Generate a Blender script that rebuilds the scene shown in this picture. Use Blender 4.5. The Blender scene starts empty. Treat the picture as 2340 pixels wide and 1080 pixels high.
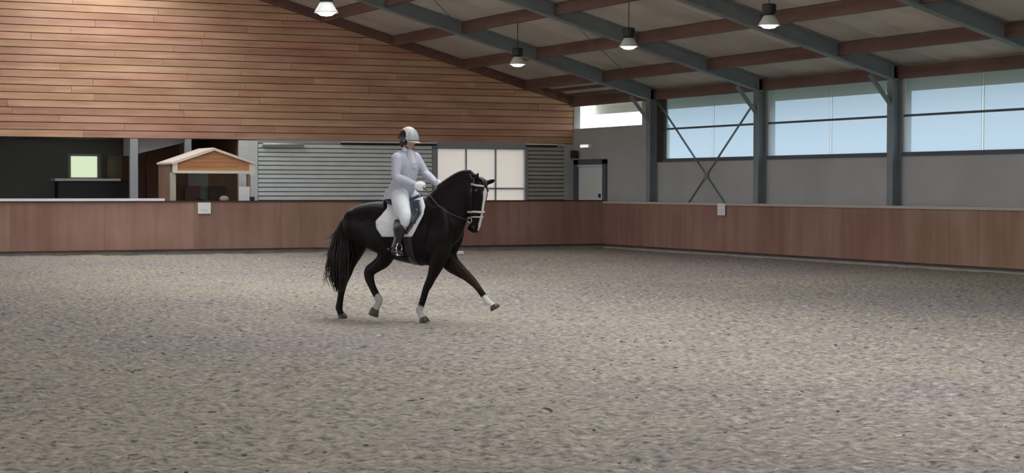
import bpy, bmesh, math, random
import numpy as np
from mathutils import Vector, Matrix
from mathutils.bvhtree import BVHTree

random.seed(7); rng = np.random.default_rng(11)
SC = bpy.context.scene
COL = SC.collection

# ---------------------------------------------------------------- camera
CAM_POS = Vector([-24.511006, -47.974627, 1.675319]); CR = Vector([0.905104, -0.425188, 0.0014]); CU = Vector([0.009998, 0.024575, 0.999648]); CF = Vector([0.425073, 0.904771, -0.026494])
cam_d = bpy.data.cameras.new('camera'); cam = bpy.data.objects.new('camera', cam_d); COL.objects.link(cam)
m = Matrix((CR, CU, -CF)).transposed().to_4x4(); m.translation = CAM_POS
cam.matrix_world = m
cam_d.sensor_width = 36.0; cam_d.lens = 4206.45 / 2340 * 36.0; cam_d.clip_end = 500; cam_d.clip_start = 0.1
SC.camera = cam

# ---------------------------------------------------------------- sky and exposure
SKY = 1.0
world = bpy.data.worlds.new('overcast_sky'); SC.world = world; world.use_nodes = True
nt = world.node_tree; nt.nodes.clear()
tc = nt.nodes.new('ShaderNodeTexCoord'); sep = nt.nodes.new('ShaderNodeSeparateXYZ')
mr = nt.nodes.new('ShaderNodeMapRange'); mr.inputs[1].default_value = 0; mr.inputs[2].default_value = 1
mr.inputs[3].default_value = 1.0; mr.inputs[4].default_value = 3.0            # overcast: three times brighter overhead
bg = nt.nodes.new('ShaderNodeBackground'); bg.inputs[0].default_value = (0.95, 0.975, 1.0, 1)
mu = nt.nodes.new('ShaderNodeMath'); mu.operation = 'MULTIPLY'; mu.inputs[1].default_value = SKY
wo = nt.nodes.new('ShaderNodeOutputWorld')
nt.links.new(tc.outputs['Generated'], sep.inputs[0]); nt.links.new(sep.outputs[2], mr.inputs[0])
nt.links.new(mr.outputs[0], mu.inputs[0]); nt.links.new(mu.outputs[0], bg.inputs[1]); nt.links.new(bg.outputs[0], wo.inputs[0])
SC.view_settings.view_transform = 'Standard'; SC.view_settings.look = 'None'
SC.view_settings.gamma = 1.0; SC.view_settings.use_curve_mapping = False
SC.view_settings.exposure = 1.35
SC.cycles.max_bounces = 8; SC.cycles.diffuse_bounces = 5; SC.cycles.transparent_max_bounces = 10

# ---------------------------------------------------------------- helpers
S = 0.93      # the building's numbers below are in units of 0.93 m

def finish(o, parent=None, label=None, cat=None, group=None, kind=None):
    if parent is not None: o.parent = parent
    if label: o['label'] = label
    if cat: o['category'] = cat
    if group: o['group'] = group
    if kind: o['kind'] = kind
    return o

def empty(name, loc=(0, 0, 0), rz=0.0, **k):
    o = bpy.data.objects.new(name, None); COL.objects.link(o)
    o.location = loc; o.rotation_euler = (0, 0, rz); o.empty_display_size = 0.2
    return finish(o, **k)

class MB:
    """collects vertices and faces for ONE mesh"""
    def __init__(s): s.v = []; s.f = []
    def add(s, vs, fs):
        n = len(s.v); s.v += [tuple(float(c) for c in v) for v in vs]; s.f += [tuple(i + n for i in f) for f in fs]; return s
    def box(s, x0, x1, y0, y1, z0, z1, k=S):
        vs = [(x*k, y*k, z*k) for z in (z0, z1) for (x, y) in ((x0, y0), (x1, y0), (x1, y1), (x0, y1))]
        return s.add(vs, [(0,3,2,1),(4,5,6,7),(0,1,5,4),(1,2,6,5),(2,3,7,6),(3,0,4,7)])
    def prism_y(s, poly, y0, y1, k=S):            # polygon in x,z extruded along y
        n = len(poly); vs = [(x*k, y0*k, z*k) for x, z in poly] + [(x*k, y1*k, z*k) for x, z in poly]
        fs = [tuple(range(n)), tuple(range(2*n-1, n-1, -1))] + [(i+n, (i+1) % n + n, (i+1) % n, i) for i in range(n)]
        return s.add(vs, fs)
    def bar(s, p, q, w, h, k=S, up=(0, 0, 1)):    # box beam from p to q
        p = Vector(p)*k; q = Vector(q)*k; d = (q-p).normalized(); sd = d.cross(Vector(up)).normalized(); u = sd.cross(d)
        w *= k/2; h *= k/2
        vs = [e + sd*a*w + u*b*h for e in (p, q) for a, b in ((-1,-1),(1,-1),(1,1),(-1,1))]
        return s.add(vs, [(0,3,2,1),(4,5,6,7),(0,1,5,4),(1,2,6,5),(2,3,7,6),(3,0,4,7)])
    def tube(s, pts, r, n=8, cap=True):
        pts = [Vector(p) for p in pts]; rs = r if isinstance(r, (list, tuple)) else [r]*len(pts)
        rings = []; prev = None
        for i, p in enumerate(pts):
            t = (pts[min(i+1, len(pts)-1)] - pts[max(i-1, 0)]).normalized()
            if prev is None:
                a = t.cross(Vector((0, 0, 1)))
                if a.length < 0.1: a = t.cross(Vector((1, 0, 0)))
            else: a = prev - t*prev.dot(t)
            a.normalize(); prev = a; b = t.cross(a)
            rings.append([p + (a*math.cos(2*math.pi*k/n) + b*math.sin(2*math.pi*k/n))*rs[i] for k in range(n)])
        vs = [v for r_ in rings for v in r_]
        fs = [(i*n+k, i*n+(k+1) % n, (i+1)*n+(k+1) % n, (i+1)*n+k) for i in range(len(pts)-1) for k in range(n)]
        if cap: fs += [tuple(range(n-1, -1, -1)), tuple((len(pts)-1)*n+k for k in range(n))]
        return s.add(vs, fs)
    def lathe(s, prof, c, n=24, axis='z'):
        vs = []
        for r, z in prof:
            for k in range(n):
                a = 2*math.pi*k/n; vs.append((c[0]+r*math.cos(a), c[1]+r*math.sin(a), c[2]+z))
        fs = [(i*n+k, i*n+(k+1) % n, (i+1)*n+(k+1) % n, (i+1)*n+k) for i in range(len(prof)-1) for k in range(n)]
        return s.add(vs, fs)
    def loft(s, st, lat=(0, 1, 0), n=20, sub=4, expo=2.0):
        """stations (centre, lateral radius, other radius) -> closed smooth body"""
        P = np.array([list(a[0]) + [a[1], a[2]] for a in st], float)
        if sub > 1 and len(P) > 2:
            Q = []; m_ = len(P)
            for i in range(m_-1):
                p0, p1, p2, p3 = P[max(i-1, 0)], P[i], P[i+1], P[min(i+2, m_-1)]
                for j in range(sub):
                    t = j/sub
                    Q.append(0.5*((2*p1) + (-p0+p2)*t + (2*p0-5*p1+4*p2-p3)*t*t + (-p0+3*p1-3*p2+p3)*t**3))
            Q.append(P[-1]); P = np.array(Q)
        L0 = Vector(lat); vs = []; m_ = len(P)
        for i in range(m_):
            c = Vector(P[i][:3]); t = Vector(P[min(i+1, m_-1)][:3]) - Vector(P[max(i-1, 0)][:3])
            if t.length < 1e-9: t = Vector((0, 0, 1))
            t.normalize(); L = (L0 - t*L0.dot(t)).normalized(); N = t.cross(L)
            for k in range(n):
                a = 2*math.pi*k/n; ca, sa = math.cos(a), math.sin(a)
                ca = math.copysign(abs(ca)**(2/expo), ca); sa = math.copysign(abs(sa)**(2/expo), sa)
                vs.append(c + L*ca*max(P[i][3], .002) + N*sa*max(P[i][4], .002))
        # rounded ends
        def tip(idx, sgn):
            c = Vector(P[idx][:3]); j = 1 if idx == 0 else m_-2
            t = (c - Vector(P[j][:3])).normalized(); return c + t*min(P[idx][3], P[idx][4])*.55
        fs = [(i*n+k, i*n+(k+1) % n, (i+1)*n+(k+1) % n, (i+1)*n+k) for i in range(m_-1) for k in range(n)]
        vs.append(tip(0, -1)); vs.append(tip(m_-1, 1)); a, b = len(vs)-2, len(vs)-1
        fs += [(k, a, (k+1) % n) for k in range(n)] + [((m_-1)*n+(k+1) % n, b, (m_-1)*n+k) for k in range(n)]
        return s.add(vs, fs)
    def ball(s, c, r, n=12, m_=8):
        c = Vector(c); r = (r, r, r) if not hasattr(r, '__len__') else r
        vs = []
        for i in range(1, m_):
            ph = math.pi*i/m_
            for k in range(n):
                a = 2*math.pi*k/n; vs.append((c[0]+r[0]*math.sin(ph)*math.cos(a), c[1]+r[1]*math.sin(ph)*math.sin(a), c[2]+r[2]*math.cos(ph)))
        fs = [((i)*n+k, (i+1)*n+k, (i+1)*n+(k+1) % n, i*n+(k+1) % n) for i in range(m_-2) for k in range(n)]
        vs += [(c[0], c[1], c[2]+r[2]), (c[0], c[1], c[2]-r[2])]; a, b = len(vs)-2, len(vs)-1
        fs += [(a, k, (k+1) % n) for k in range(n)] + [((m_-2)*n+(k+1) % n, (m_-2)*n+k, b) for k in range(n)]
        return s.add(vs, fs)
    def mesh(s, name, mat=None, smooth=False):
        me = bpy.data.meshes.new(name); me.from_pydata(s.v, [], s.f); me.update()
        if smooth: me.polygons.foreach_set('use_smooth', [True]*len(me.polygons))
        if mat: me.materials.append(mat)
        return me
    def build(s, name, mat, parent=None, smooth=False, bevel=0, recalc=True, **k):
        me = s.mesh(name, mat, smooth)
        if recalc:
            b = bmesh.new(); b.from_mesh(me); bmesh.ops.recalc_face_normals(b, faces=b.faces)
            if bevel: bmesh.ops.bevel(b, geom=b.edges, offset=bevel, segments=1, affect='EDGES', profile=0.5)
            b.to_mesh(me); b.free()
        o = bpy.data.objects.new(name, me); COL.objects.link(o)
        return finish(o, parent, **k)

def fuse(mb, name, mat, voxel, smooth=3, fac=0.5):
    """one continuous surface out of overlapping lofts"""
    me = mb.mesh('tmp'); b = bmesh.new(); b.from_mesh(me); bmesh.ops.recalc_face_normals(b, faces=b.faces); b.to_mesh(me); b.free()
    o = bpy.data.objects.new('tmp', me); COL.objects.link(o)
    r = o.modifiers.new('r', 'REMESH'); r.mode = 'VOXEL'; r.voxel_size = voxel; r.use_smooth_shade = True
    q = o.modifiers.new('s', 'SMOOTH'); q.factor = fac; q.iterations = smooth
    dg = bpy.context.evaluated_depsgraph_get()
    me2 = bpy.data.meshes.new_from_object(o.evaluated_get(dg)); me2.name = name
    bpy.data.objects.remove(o); bpy.data.meshes.remove(me)
    me2.materials.clear(); me2.materials.append(mat)
    me2.polygons.foreach_set('use_smooth', [True]*len(me2.polygons))
    return me2

def link_mesh(name, me, parent=None, **k):
    o = bpy.data.objects.new(name, me); COL.objects.link(o); return finish(o, parent, **k)

# ---------------------------------------------------------------- materials
def nodes(name):
    mt = bpy.data.materials.new(name); mt.use_nodes = True
    return mt, mt.node_tree, mt.node_tree.nodes['Principled BSDF']

def mat(name, col, rough=0.6, metal=0.0, noise=0.0, scale=6.0, bump=0.0, stretch=(1, 1, 1), emit=None, es=0.0, spec=0.5, island=0.0, bscale=None):
    mt, t, p = nodes(name)
    p.inputs['Roughness'].default_value = rough; p.inputs['Metallic'].default_value = metal
    p.inputs['Specular IOR Level'].default_value = spec
    p.inputs['Base Color'].default_value = (*col, 1)
    if emit: p.inputs['Emission Color'].default_value = (*emit, 1); p.inputs['Emission Strength'].default_value = es
    if noise or bump or island:
        tc = t.nodes.new('ShaderNodeTexCoord'); mp = t.nodes.new('ShaderNodeMapping'); mp.inputs['Scale'].default_value = stretch
        t.links.new(tc.outputs['Object'], mp.inputs[0])
        nz = t.nodes.new('ShaderNodeTexNoise'); nz.inputs['Scale'].default_value = scale; nz.inputs['Detail'].default_value = 5
        t.links.new(mp.outputs[0], nz.inputs['Vector'])
        hs = t.nodes.new('ShaderNodeHueSaturation'); hs.inputs['Color'].default_value = (*col, 1)
        mr_ = t.nodes.new('ShaderNodeMapRange'); mr_.inputs[1].default_value = .25; mr_.inputs[2].default_value = .75
        mr_.inputs[3].default_value = 1-noise; mr_.inputs[4].default_value = 1+noise
        t.links.new(nz.outputs['Fac'], mr_.inputs[0])
        val = mr_.outputs[0]
        if island:                                   # each separate plank or panel has a tone of its own
            oi = t.nodes.new('ShaderNodeObjectInfo'); m2 = t.nodes.new('ShaderNodeMapRange')
            m2.inputs[3].default_value = 1-island; m2.inputs[4].default_value = 1+island
            t.links.new(oi.outputs['Random'], m2.inputs[0]); mm = t.nodes.new('ShaderNodeMath'); mm.operation = 'MULTIPLY'
            t.links.new(val, mm.inputs[0]); t.links.new(m2.outputs[0], mm.inputs[1]); val = mm.outputs[0]
        t.links.new(val, hs.inputs['Value']); t.links.new(hs.outputs[0], p.inputs['Base Color'])
        if bump:
            bp = t.nodes.new('ShaderNodeBump'); bp.inputs['Strength'].default_value = bump; bp.inputs['Distance'].default_value = .02
            t.links.new(nz.outputs['Fac'], bp.inputs['Height']); t.links.new(bp.outputs[0], p.inputs['Normal'])
    return mt

def wood_mat(name, c1, c2, along='x', island=0.22, rough=0.55, hue=0.012, grain=1.0):
    mt, t, p = nodes(name); p.inputs['Roughness'].default_value = rough; p.inputs['Specular IOR Level'].default_value = .3
    tc = t.nodes.new('ShaderNodeTexCoord'); mp = t.nodes.new('ShaderNodeMapping'); oi = t.nodes.new('ShaderNodeObjectInfo')
    mp.inputs['Scale'].default_value = {'x': (.5, 9, 9), 'y': (9, .5, 9), 'z': (5, 5, .45)}[along]
    ad = t.nodes.new('ShaderNodeVectorMath'); ad.operation = 'ADD'; ml = t.nodes.new('ShaderNodeMath'); ml.operation = 'MULTIPLY'; ml.inputs[1].default_value = 37
    t.links.new(oi.outputs['Random'], ml.inputs[0]); t.links.new(tc.outputs['Object'], ad.inputs[0]); t.links.new(ml.outputs[0], ad.inputs[1])
    t.links.new(ad.outputs[0], mp.inputs[0])
    nz = t.nodes.new('ShaderNodeTexNoise'); nz.inputs['Scale'].default_value = grain; nz.inputs['Detail'].default_value = 8; nz.inputs['Distortion'].default_value = .6
    t.links.new(mp.outputs[0], nz.inputs['Vector'])
    n2 = t.nodes.new('ShaderNodeTexNoise'); n2.inputs['Scale'].default_value = .7; n2.inputs['Detail'].default_value = 3
    t.links.new(ad.outputs[0], n2.inputs['Vector'])
    av = t.nodes.new('ShaderNodeMath'); av.operation = 'ADD'; t.links.new(nz.outputs['Fac'], av.inputs[0]); t.links.new(n2.outputs['Fac'], av.inputs[1])
    rp = t.nodes.new('ShaderNodeMapRange'); rp.inputs[1].default_value = .75; rp.inputs[2].default_value = 1.25
    t.links.new(av.outputs[0], rp.inputs[0])
    mx = t.nodes.new('ShaderNodeMix'); mx.data_type = 'RGBA'; mx.inputs[6].default_value = (*c1, 1); mx.inputs[7].default_value = (*c2, 1)
    t.links.new(rp.outputs[0], mx.inputs[0])
    hs = t.nodes.new('ShaderNodeHueSaturation'); t.links.new(mx.outputs[2], hs.inputs['Color'])
    v = t.nodes.new('ShaderNodeMapRange'); v.inputs[3].default_value = 1-island; v.inputs[4].default_value = 1+island; t.links.new(oi.outputs['Random'], v.inputs[0]); t.links.new(v.outputs[0], hs.inputs['Value'])
    fr = t.nodes.new('ShaderNodeMath'); fr.operation = 'FRACT'; m7 = t.nodes.new('ShaderNodeMath'); m7.operation = 'MULTIPLY'; m7.inputs[1].default_value = 7.3
    t.links.new(oi.outputs['Random'], m7.inputs[0]); t.links.new(m7.outputs[0], fr.inputs[0])
    h2 = t.nodes.new('ShaderNodeMapRange'); h2.inputs[3].default_value = .5-hue; h2.inputs[4].default_value = .5+hue; t.links.new(fr.outputs[0], h2.inputs[0]); t.links.new(h2.outputs[0], hs.inputs['Hue'])
    t.links.new(hs.outputs[0], p.inputs['Base Color'])
    bp = t.nodes.new('ShaderNodeBump'); bp.inputs['Strength'].default_value = .25; bp.inputs['Distance'].default_value = .01
    t.links.new(nz.outputs['Fac'], bp.inputs['Height']); t.links.new(bp.outputs[0], p.inputs['Normal'])
    return mt

def pane_mat(name, tint, haze=(0.8, 0.85, 0.88), mix=0.15):
    """translucent sheet: lets part of the daylight through and scatters a little"""
    mt = bpy.data.materials.new(name); mt.use_nodes = True; t = mt.node_tree; t.nodes.clear()
    tr = t.nodes.new('ShaderNodeBsdfTransparent'); tr.inputs[0].default_value = (*tint, 1)
    df = t.nodes.new('ShaderNodeBsdfTranslucent'); df.inputs[0].default_value = (*haze, 1)
    gl = t.nodes.new('ShaderNodeBsdfGlossy'); gl.inputs['Roughness'].default_value = .15; gl.inputs[0].default_value = (.9, .9, .9, 1)
    m1 = t.nodes.new('ShaderNodeMixShader'); m1.inputs[0].default_value = mix
    m2 = t.nodes.new('ShaderNodeMixShader'); m2.inputs[0].default_value = .04; o = t.nodes.new('ShaderNodeOutputMaterial')
    t.links.new(tr.outputs[0], m1.inputs[1]); t.links.new(df.outputs[0], m1.inputs[2])
    t.links.new(m1.outputs[0], m2.inputs[1]); t.links.new(gl.outputs[0], m2.inputs[2]); t.links.new(m2.outputs[0], o.inputs[0])
    return mt

M = {}
M['plank'] = wood_mat('larch_cladding', (.48, .25, .155), (.65, .39, .265), 'x', .09, .6)
M['joint'] = mat('dark_joint', (.20, .10, .06), .9)
M['kick'] = wood_mat('kickboard_wood', (.27, .150, .110), (.37, .225, .175), 'z', .055, .6, grain=.8)
M['kickcap'] = mat('dark_cap_rail', (.06, .028, .02), .6)
M['palecap'] = mat('pale_cap_rail', (.50, .44, .40), .6)
M['plinth'] = mat('concrete_plinth', (.33, .31, .29), .9, noise=.2, scale=3)
M['concrete'] = mat('grey_concrete', (.44, .44, .435), .85, noise=.10, scale=.7, bump=.1)
M['steel'] = mat('blue_grey_steel', (.225, .255, .275), .5, noise=.12, scale=2)
M['purlin'] = wood_mat('glulam_brown', (.145, .084, .068), (.21, .127, .105), 'y', .12, .6)
M['roof'] = mat('roof_sheet', (.62, .58, .53), .8, noise=.16, scale=.9, island=.12)
M['slat'] = mat('white_grey_slat', (.80, .84, .82), .5, noise=.06, scale=3, island=.06)
M['slatshade'] = mat('corner_shaded_slat', (.42, .41, .36), .6, noise=.06, scale=3, island=.06)  # slats right of the door: corner shade put into their colour
M['slatback'] = mat('slat_backing', (.2, .2, .2), .9)
M['frame'] = mat('window_frame_grey', (.09, .105, .13), .5)
M['darkwood'] = mat('dark_jamb', (.045, .035, .032), .7)
M['pale'] = mat('pale_mullion', (.50, .56, .60), .6)
M['pane'] = pane_mat('windbreak_sheet', (.40, .47, .53), mix=.22)
M['joinstrip'] = pane_mat('pane_joint_strip', (.84, .86, .86), mix=.2)
M['clear'] = pane_mat('clear_pane', (.90, .93, .95), mix=.04)
M['cream'] = pane_mat('cream_sheet', (.36, .345, .33), (.8, .76, .72), mix=.3)
M['skylight'] = pane_mat('skylight_sheet', (.80, .80, .78), mix=.25)
M['white'] = mat('white_paint', (.82, .82, .82), .5)
M['black'] = mat('black_plastic', (.012, .012, .013), .45)
M['greypost'] = mat('grey_blue_post', (.33, .34, .36), .5)
M['doorleaf'] = mat('door_leaf', (.72, .76, .75), .5)
M['hutwood'] = wood_mat('hut_orange_wood', (.44, .20, .085), (.60, .31, .14), 'x', .08, .55)
M['hutcream'] = mat('hut_cream_trim', (.80, .69, .61), .5)
M['hutdark'] = wood_mat('hut_brown_wood', (.20, .125, .08), (.30, .195, .13), 'z', .1, .6)
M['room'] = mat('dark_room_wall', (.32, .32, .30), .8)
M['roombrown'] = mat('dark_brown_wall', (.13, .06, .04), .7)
M['soffit'] = mat('grey_soffit', (.5, .47, .49), .8)
M['lampglow'] = mat('lamp_glow', (.9, .9, .9), .4, emit=(1, .97, .92), es=2.2)
M['reflector'] = mat('lamp_reflector', (.62, .61, .58), .4)
M['outside'] = mat('outside_fascia', (.66, .64, .58), .8)
M['outground'] = mat('outside_ground', (.20, .21, .15), .9, noise=.3, scale=.4)

def sand():
    mt, t, p = nodes('arena_sand'); p.inputs['Roughness'].default_value = .95; p.inputs['Specular IOR Level'].default_value = .15
    tc = t.nodes.new('ShaderNodeTexCoord')
    def nz(sc, det=4, st=(1, 1, 1), rough=.6):
        mp = t.nodes.new('ShaderNodeMapping'); mp.inputs['Scale'].default_value = st; t.links.new(tc.outputs['Object'], mp.inputs[0])
        n = t.nodes.new('ShaderNodeTexNoise'); n.inputs['Scale'].default_value = sc; n.inputs['Detail'].default_value = det; n.inputs['Roughness'].default_value = rough
        t.links.new(mp.outputs[0], n.inputs['Vector']); return n.outputs['Fac']
    def ramp(f, a, b, c, d):
        r = t.nodes.new('ShaderNodeMapRange'); r.inputs[1].default_value = a; r.inputs[2].default_value = b; r.inputs[3].default_value = c; r.inputs[4].default_value = d
        t.links.new(f, r.inputs[0]); return r.outputs[0]
    def mix(f, A, B, mode='MIX'):
        x = t.nodes.new('ShaderNodeMix'); x.data_type = 'RGBA'; x.blend_type = mode
        if isinstance(f, float): x.inputs[0].default_value = f
        else: t.links.new(f, x.inputs[0])
        for i, c in ((6, A), (7, B)):
            if isinstance(c, tuple): x.inputs[i].default_value = (*c, 1)
            else: t.links.new(c, x.inputs[i])
        return x.outputs[2]
    big = nz(.16, 3)
    c = mix(ramp(big, .38, .62, 0, 1), (.365, .308, .285), (.445, .388, .305))
    mid = nz(1.6, 5); c = mix(ramp(mid, .35, .7, 0, .5), c, (.30, .27, .26))
    # harrow drag: grains and crumbs lie in short streaks across the hall
    vr = t.nodes.new('ShaderNodeMapping'); vr.inputs['Rotation'].default_value = (0, 0, .44)
    t.links.new(tc.outputs['Object'], vr.inputs[0])
    def sz(sc, det, st, rough=.6):
        mp = t.nodes.new('ShaderNodeMapping'); mp.inputs['Scale'].default_value = st; t.links.new(vr.outputs[0], mp.inputs[0])
        n = t.nodes.new('ShaderNodeTexNoise'); n.inputs['Scale'].default_value = sc; n.inputs['Detail'].default_value = det; n.inputs['Roughness'].default_value = rough
        t.links.new(mp.outputs[0], n.inputs['Vector']); return n.outputs['Fac']
    fine = sz(16, 5, (.8, 1.0, 1), .62); c = mix(ramp(fine, .34, .50, .75, 0), c, (.10, .088, .083))
    c = mix(ramp(fine, .53, .68, 0, .70), c, (.68, .61, .56))
    sp = sz(8.0, 3, (.8, 1, 1), .5); c = mix(ramp(sp, .25, .34, .9, 0), c, (.055, .045, .042))
    sp2 = sz(30, 3, (.8, .8, 1), .6); c = mix(ramp(sp2, .28, .42, .7, 0), c, (.12, .10, .095))
    t.links.new(c, p.inputs['Base Color'])
    bp = t.nodes.new('ShaderNodeBump'); bp.inputs['Strength'].default_value = 1.0; bp.inputs['Distance'].default_value = .05
    f2 = nz(9, 7, rough=.65); t.links.new(f2, bp.inputs['Height']); t.links.new(bp.outputs[0], p.inputs['Normal'])
    return mt
M['sand'] = sand()

# ================================================================ SETTING
XW, YN = -30.0, -66.0          # left wall and near wall (hall inner faces at x=XW..0, y=YN..0)
SL = 0.277; EZ = 4.65          # roof slope and underside height at the eave
FR = [-5.25 - 5.7*k for k in range(11)]      # frame positions
def roof_z(x): return EZ + SL*(-x if x > XW/2 else x-XW)

# floor: raked sand, real relief
def smooth_noise(xs, ys, cx, cy, seed):
    r = np.random.default_rng(seed); gx = (xs-xs.min())/cx; gy = (ys-ys.min())/cy
    G = r.random((int(gy.max())+3, int(gx.max())+3)); ix = gx.astype(int); iy = gy.astype(int)
    fx = gx-ix; fy = gy-iy; fx = fx*fx*(3-2*fx); fy = fy*fy*(3-2*fy)
    a = G[np.ix_(iy, ix)]; b = G[np.ix_(iy, ix+1)]; c = G[np.ix_(iy+1, ix)]; d_ = G[np.ix_(iy+1, ix+1)]
    FX = fx[None, :]; FY = fy[:, None]
    return (a*(1-FX)+b*FX)*(1-FY) + (c*(1-FX)+d_*FX)*FY - .5
xs = np.concatenate([np.arange(XW*S, -24, .4), np.arange(-24, -9, .055), np.arange(-9, .3, .3)])
ys = np.concatenate([np.arange(YN*S, -40, .5), np.arange(-40, -20, .055), np.arange(-20, -8, .14), np.arange(-8, 8.3, .4)])
Z = .028*smooth_noise(xs, ys, .55, .5, 1) + 0.026*smooth_noise(xs, ys, .21, .19, 2) + .036*smooth_noise(xs, ys, .11, .105, 3)
dep = smooth_noise(xs, ys, .34, .30, 4); Z -= .045*np.clip(dep-.28, 0, 1)/.2
HP = Vector([-16.0106, -26.458968, 0.0]); HA = -0.89299
X2, Y2 = np.meshgrid(xs, ys); dd = np.hypot(X2-HP.x, Y2-HP.y); Z *= np.clip((dd-.3)/2.0, .35, 1); Z -= .004
vs = np.stack([X2, Y2, Z], -1).reshape(-1, 3); nx, ny = len(xs), len(ys)
I = (np.arange(ny-1)[:, None]*nx + np.arange(nx-1)[None, :]).reshape(-1)
F4 = np.stack([I, I+1, I+nx+1, I+nx], -1)
me = bpy.data.meshes.new('floor'); me.vertices.add(len(vs)); me.vertices.foreach_set('co', vs.ravel())
me.loops.add(F4.size); me.loops.foreach_set('vertex_index', F4.ravel().astype(np.int32)); me.polygons.add(len(F4))
me.polygons.foreach_set('loop_start', np.arange(0, F4.size, 4, dtype=np.int32)); me.polygons.foreach_set('loop_total', np.full(len(F4), 4, np.int32))
me.update(calc_edges=True); me.polygons.foreach_set('use_smooth', [True]*len(F4)); me.materials.append(M['sand'])
link_mesh('floor', me, label='grey beige sand riding surface churned by hoof prints', cat='floor', kind='structure')
MB().box(-150, 150, -150, 120, -.4, -.3).build('ground', M['outground'], label='grass ground outside the hall', cat='ground', kind='structure')

# ---- back wall: timber boards above, slats, door and viewing room below
wb = MB()
wb.prism_y([(XW, 3.19), (0, 3.19), (0, EZ), (XW/2, roof_z(XW/2)), (XW, EZ)], .03, .25)
wb.box(-10.86, -4.75, .06, .25, 0, 3.19).box(-1.62, .0, .06, .25, 0, 3.19).box(XW, -19, .03, .25, 0, 3.19)
wb.box(-19, -10.86, .03, .25, 0, 1.2).box(-4.75, -1.62, .06, .25, 0, 1.25)
wall_back = wb.build('wall_back', M['joint'], label='end wall of the hall clad in orange brown timber boards', cat='wall', kind='structure')
PITCH = .205; z = 3.19; row = 0
while z < 8.9:
    z1 = z + PITCH - .022
    xr0 = min(0, -(z-EZ)/SL); xr1 = min(0, -(z1-EZ)/SL); xl0 = XW-xr0; xl1 = XW-xr1
    if xr1 <= xl1+.3: break
    x = xl0 - random.uniform(0, 3.5)
    while x < xr0:
        xe = x + random.choice([3.8, 4.4, 4.8, 5.2]);
        if xe > xr0-1.2: xe = xr0
        a = max(x, xl0); b_ = xe-.008
        if b_ - a > .3:
            pb = [(a, z), (b_, z), (min(b_, xr1), z1), (max(a, xl1), z1)]
            pr = random.uniform(0, .008)
            mb = MB(); n = 4
            mb.add([(px*S, (-.022-pr)*S, pz*S) for px, pz in pb] + [(px*S, .03*S, (pz-.004)*S) for px, pz in pb],
                   [(0,1,2,3),(4,7,6,5),(0,4,5,1),(1,5,6,2),(2,6,7,3),(3,7,4,0)])
            mb.build('plank', M['plank'], wall_back)
        if xe >= xr0: break
        x = xe
    z += PITCH; row += 1
# slatted panels beside the door
def slats(xa, xb, z0, z1, name='slat', m_='slat'):
    n = 14; zz = np.linspace(z0, z1, n+1)
    for i in range(n):
        h_ = zz[i+1]-zz[i]
        mb = MB(); za, zb = zz[i], zz[i+1]-.016
        prof = [(-.005, za), (-.045, za+.012), (-.035, zb-.01), (-.01, zb), (.06, zb), (.06, za)]
        mb.add([(xa*S, y*S, zc*S) for y, zc in prof] + [(xb*S, y*S, zc*S) for y, zc in prof],
               [(0,1,2,3,4,5), (11,10,9,8,7,6)] + [(i_, (i_+1) % 6, (i_+1) % 6+6, i_+6) for i_ in range(6)])
        mb.build(name, M[m_], wall_back)
slats(-10.28, -4.82, 1.3, 3.08); slats(-1.60, -.32, 1.3, 3.08, m_='slatshade')
MB().box(-10.3, -4.7, -.02, .06, 3.08, 3.18).box(-1.62, -.3, -.02, .06, 3.08, 3.18).build('head_board', M['concrete'], wall_back)
MB().box(-10.86, -10.3, -.05, .05, 0, 3.16).build('post', M['slat'], wall_back)
MB().box(-.32, 0, -.06, .06, 0, 3.16).build('post', M['concrete'], wall_back)
MB().bar((XW/2, -.06, roof_z(XW/2)-.14), (0, -.06, EZ-.14), .10, .26).bar((XW/2, -.06, roof_z(XW/2)-.14), (XW, -.06, EZ-.14), .10, .26).build('verge_beam', M['purlin'], wall_back)

# translucent sliding door in the end wall
d1 = empty('door_1', label='bright cream translucent sliding door in the end wall', cat='door', kind='structure')
for i in range(3):
    w = (4.65-1.67)/3; xa = -4.65+i*w
    MB().box(xa+.03, xa+w-.03, .05, .07, 1.30, 1.75).build('pane', M['cream'], d1)
    MB().box(xa+.03, xa+w-.03, .05, .07, 1.80, 2.98).build('pane', M['cream'], d1)
for i in range(1, 3): MB().box(-4.65+i*w-.025, -4.65+i*w+.025, .03, .09, 1.25, 3.0).build('mullion', M['pale'], d1)
MB().box(-4.65, -1.67, .03, .09, 1.75, 1.80).build('rail', M['pale'], d1)
MB().box(-4.78, -1.55, -.04, .12, 2.98, 3.19).box(-4.80, -4.63, -.04, .12, 0, 3.0).box(-1.69, -1.6, -.04, .12, 0, 3.0).build('frame', M['greypost'], d1)
for x0, x1, lb in ((-7.75, -4.7, 'thin white sliding rail above the slats left of the bright door'), (-1.67, -.62, 'short pale rail above the slats right of the bright door')):
    t_ = MB().box(x0, x1, -.12, -.05, 3.13, 3.17).build('door_rail', M['white'], label=lb, cat='rail')
    MB().box(x0, x1, -.11, -.03, 3.07, 3.125).build('channel', M['black'], t_)

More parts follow.
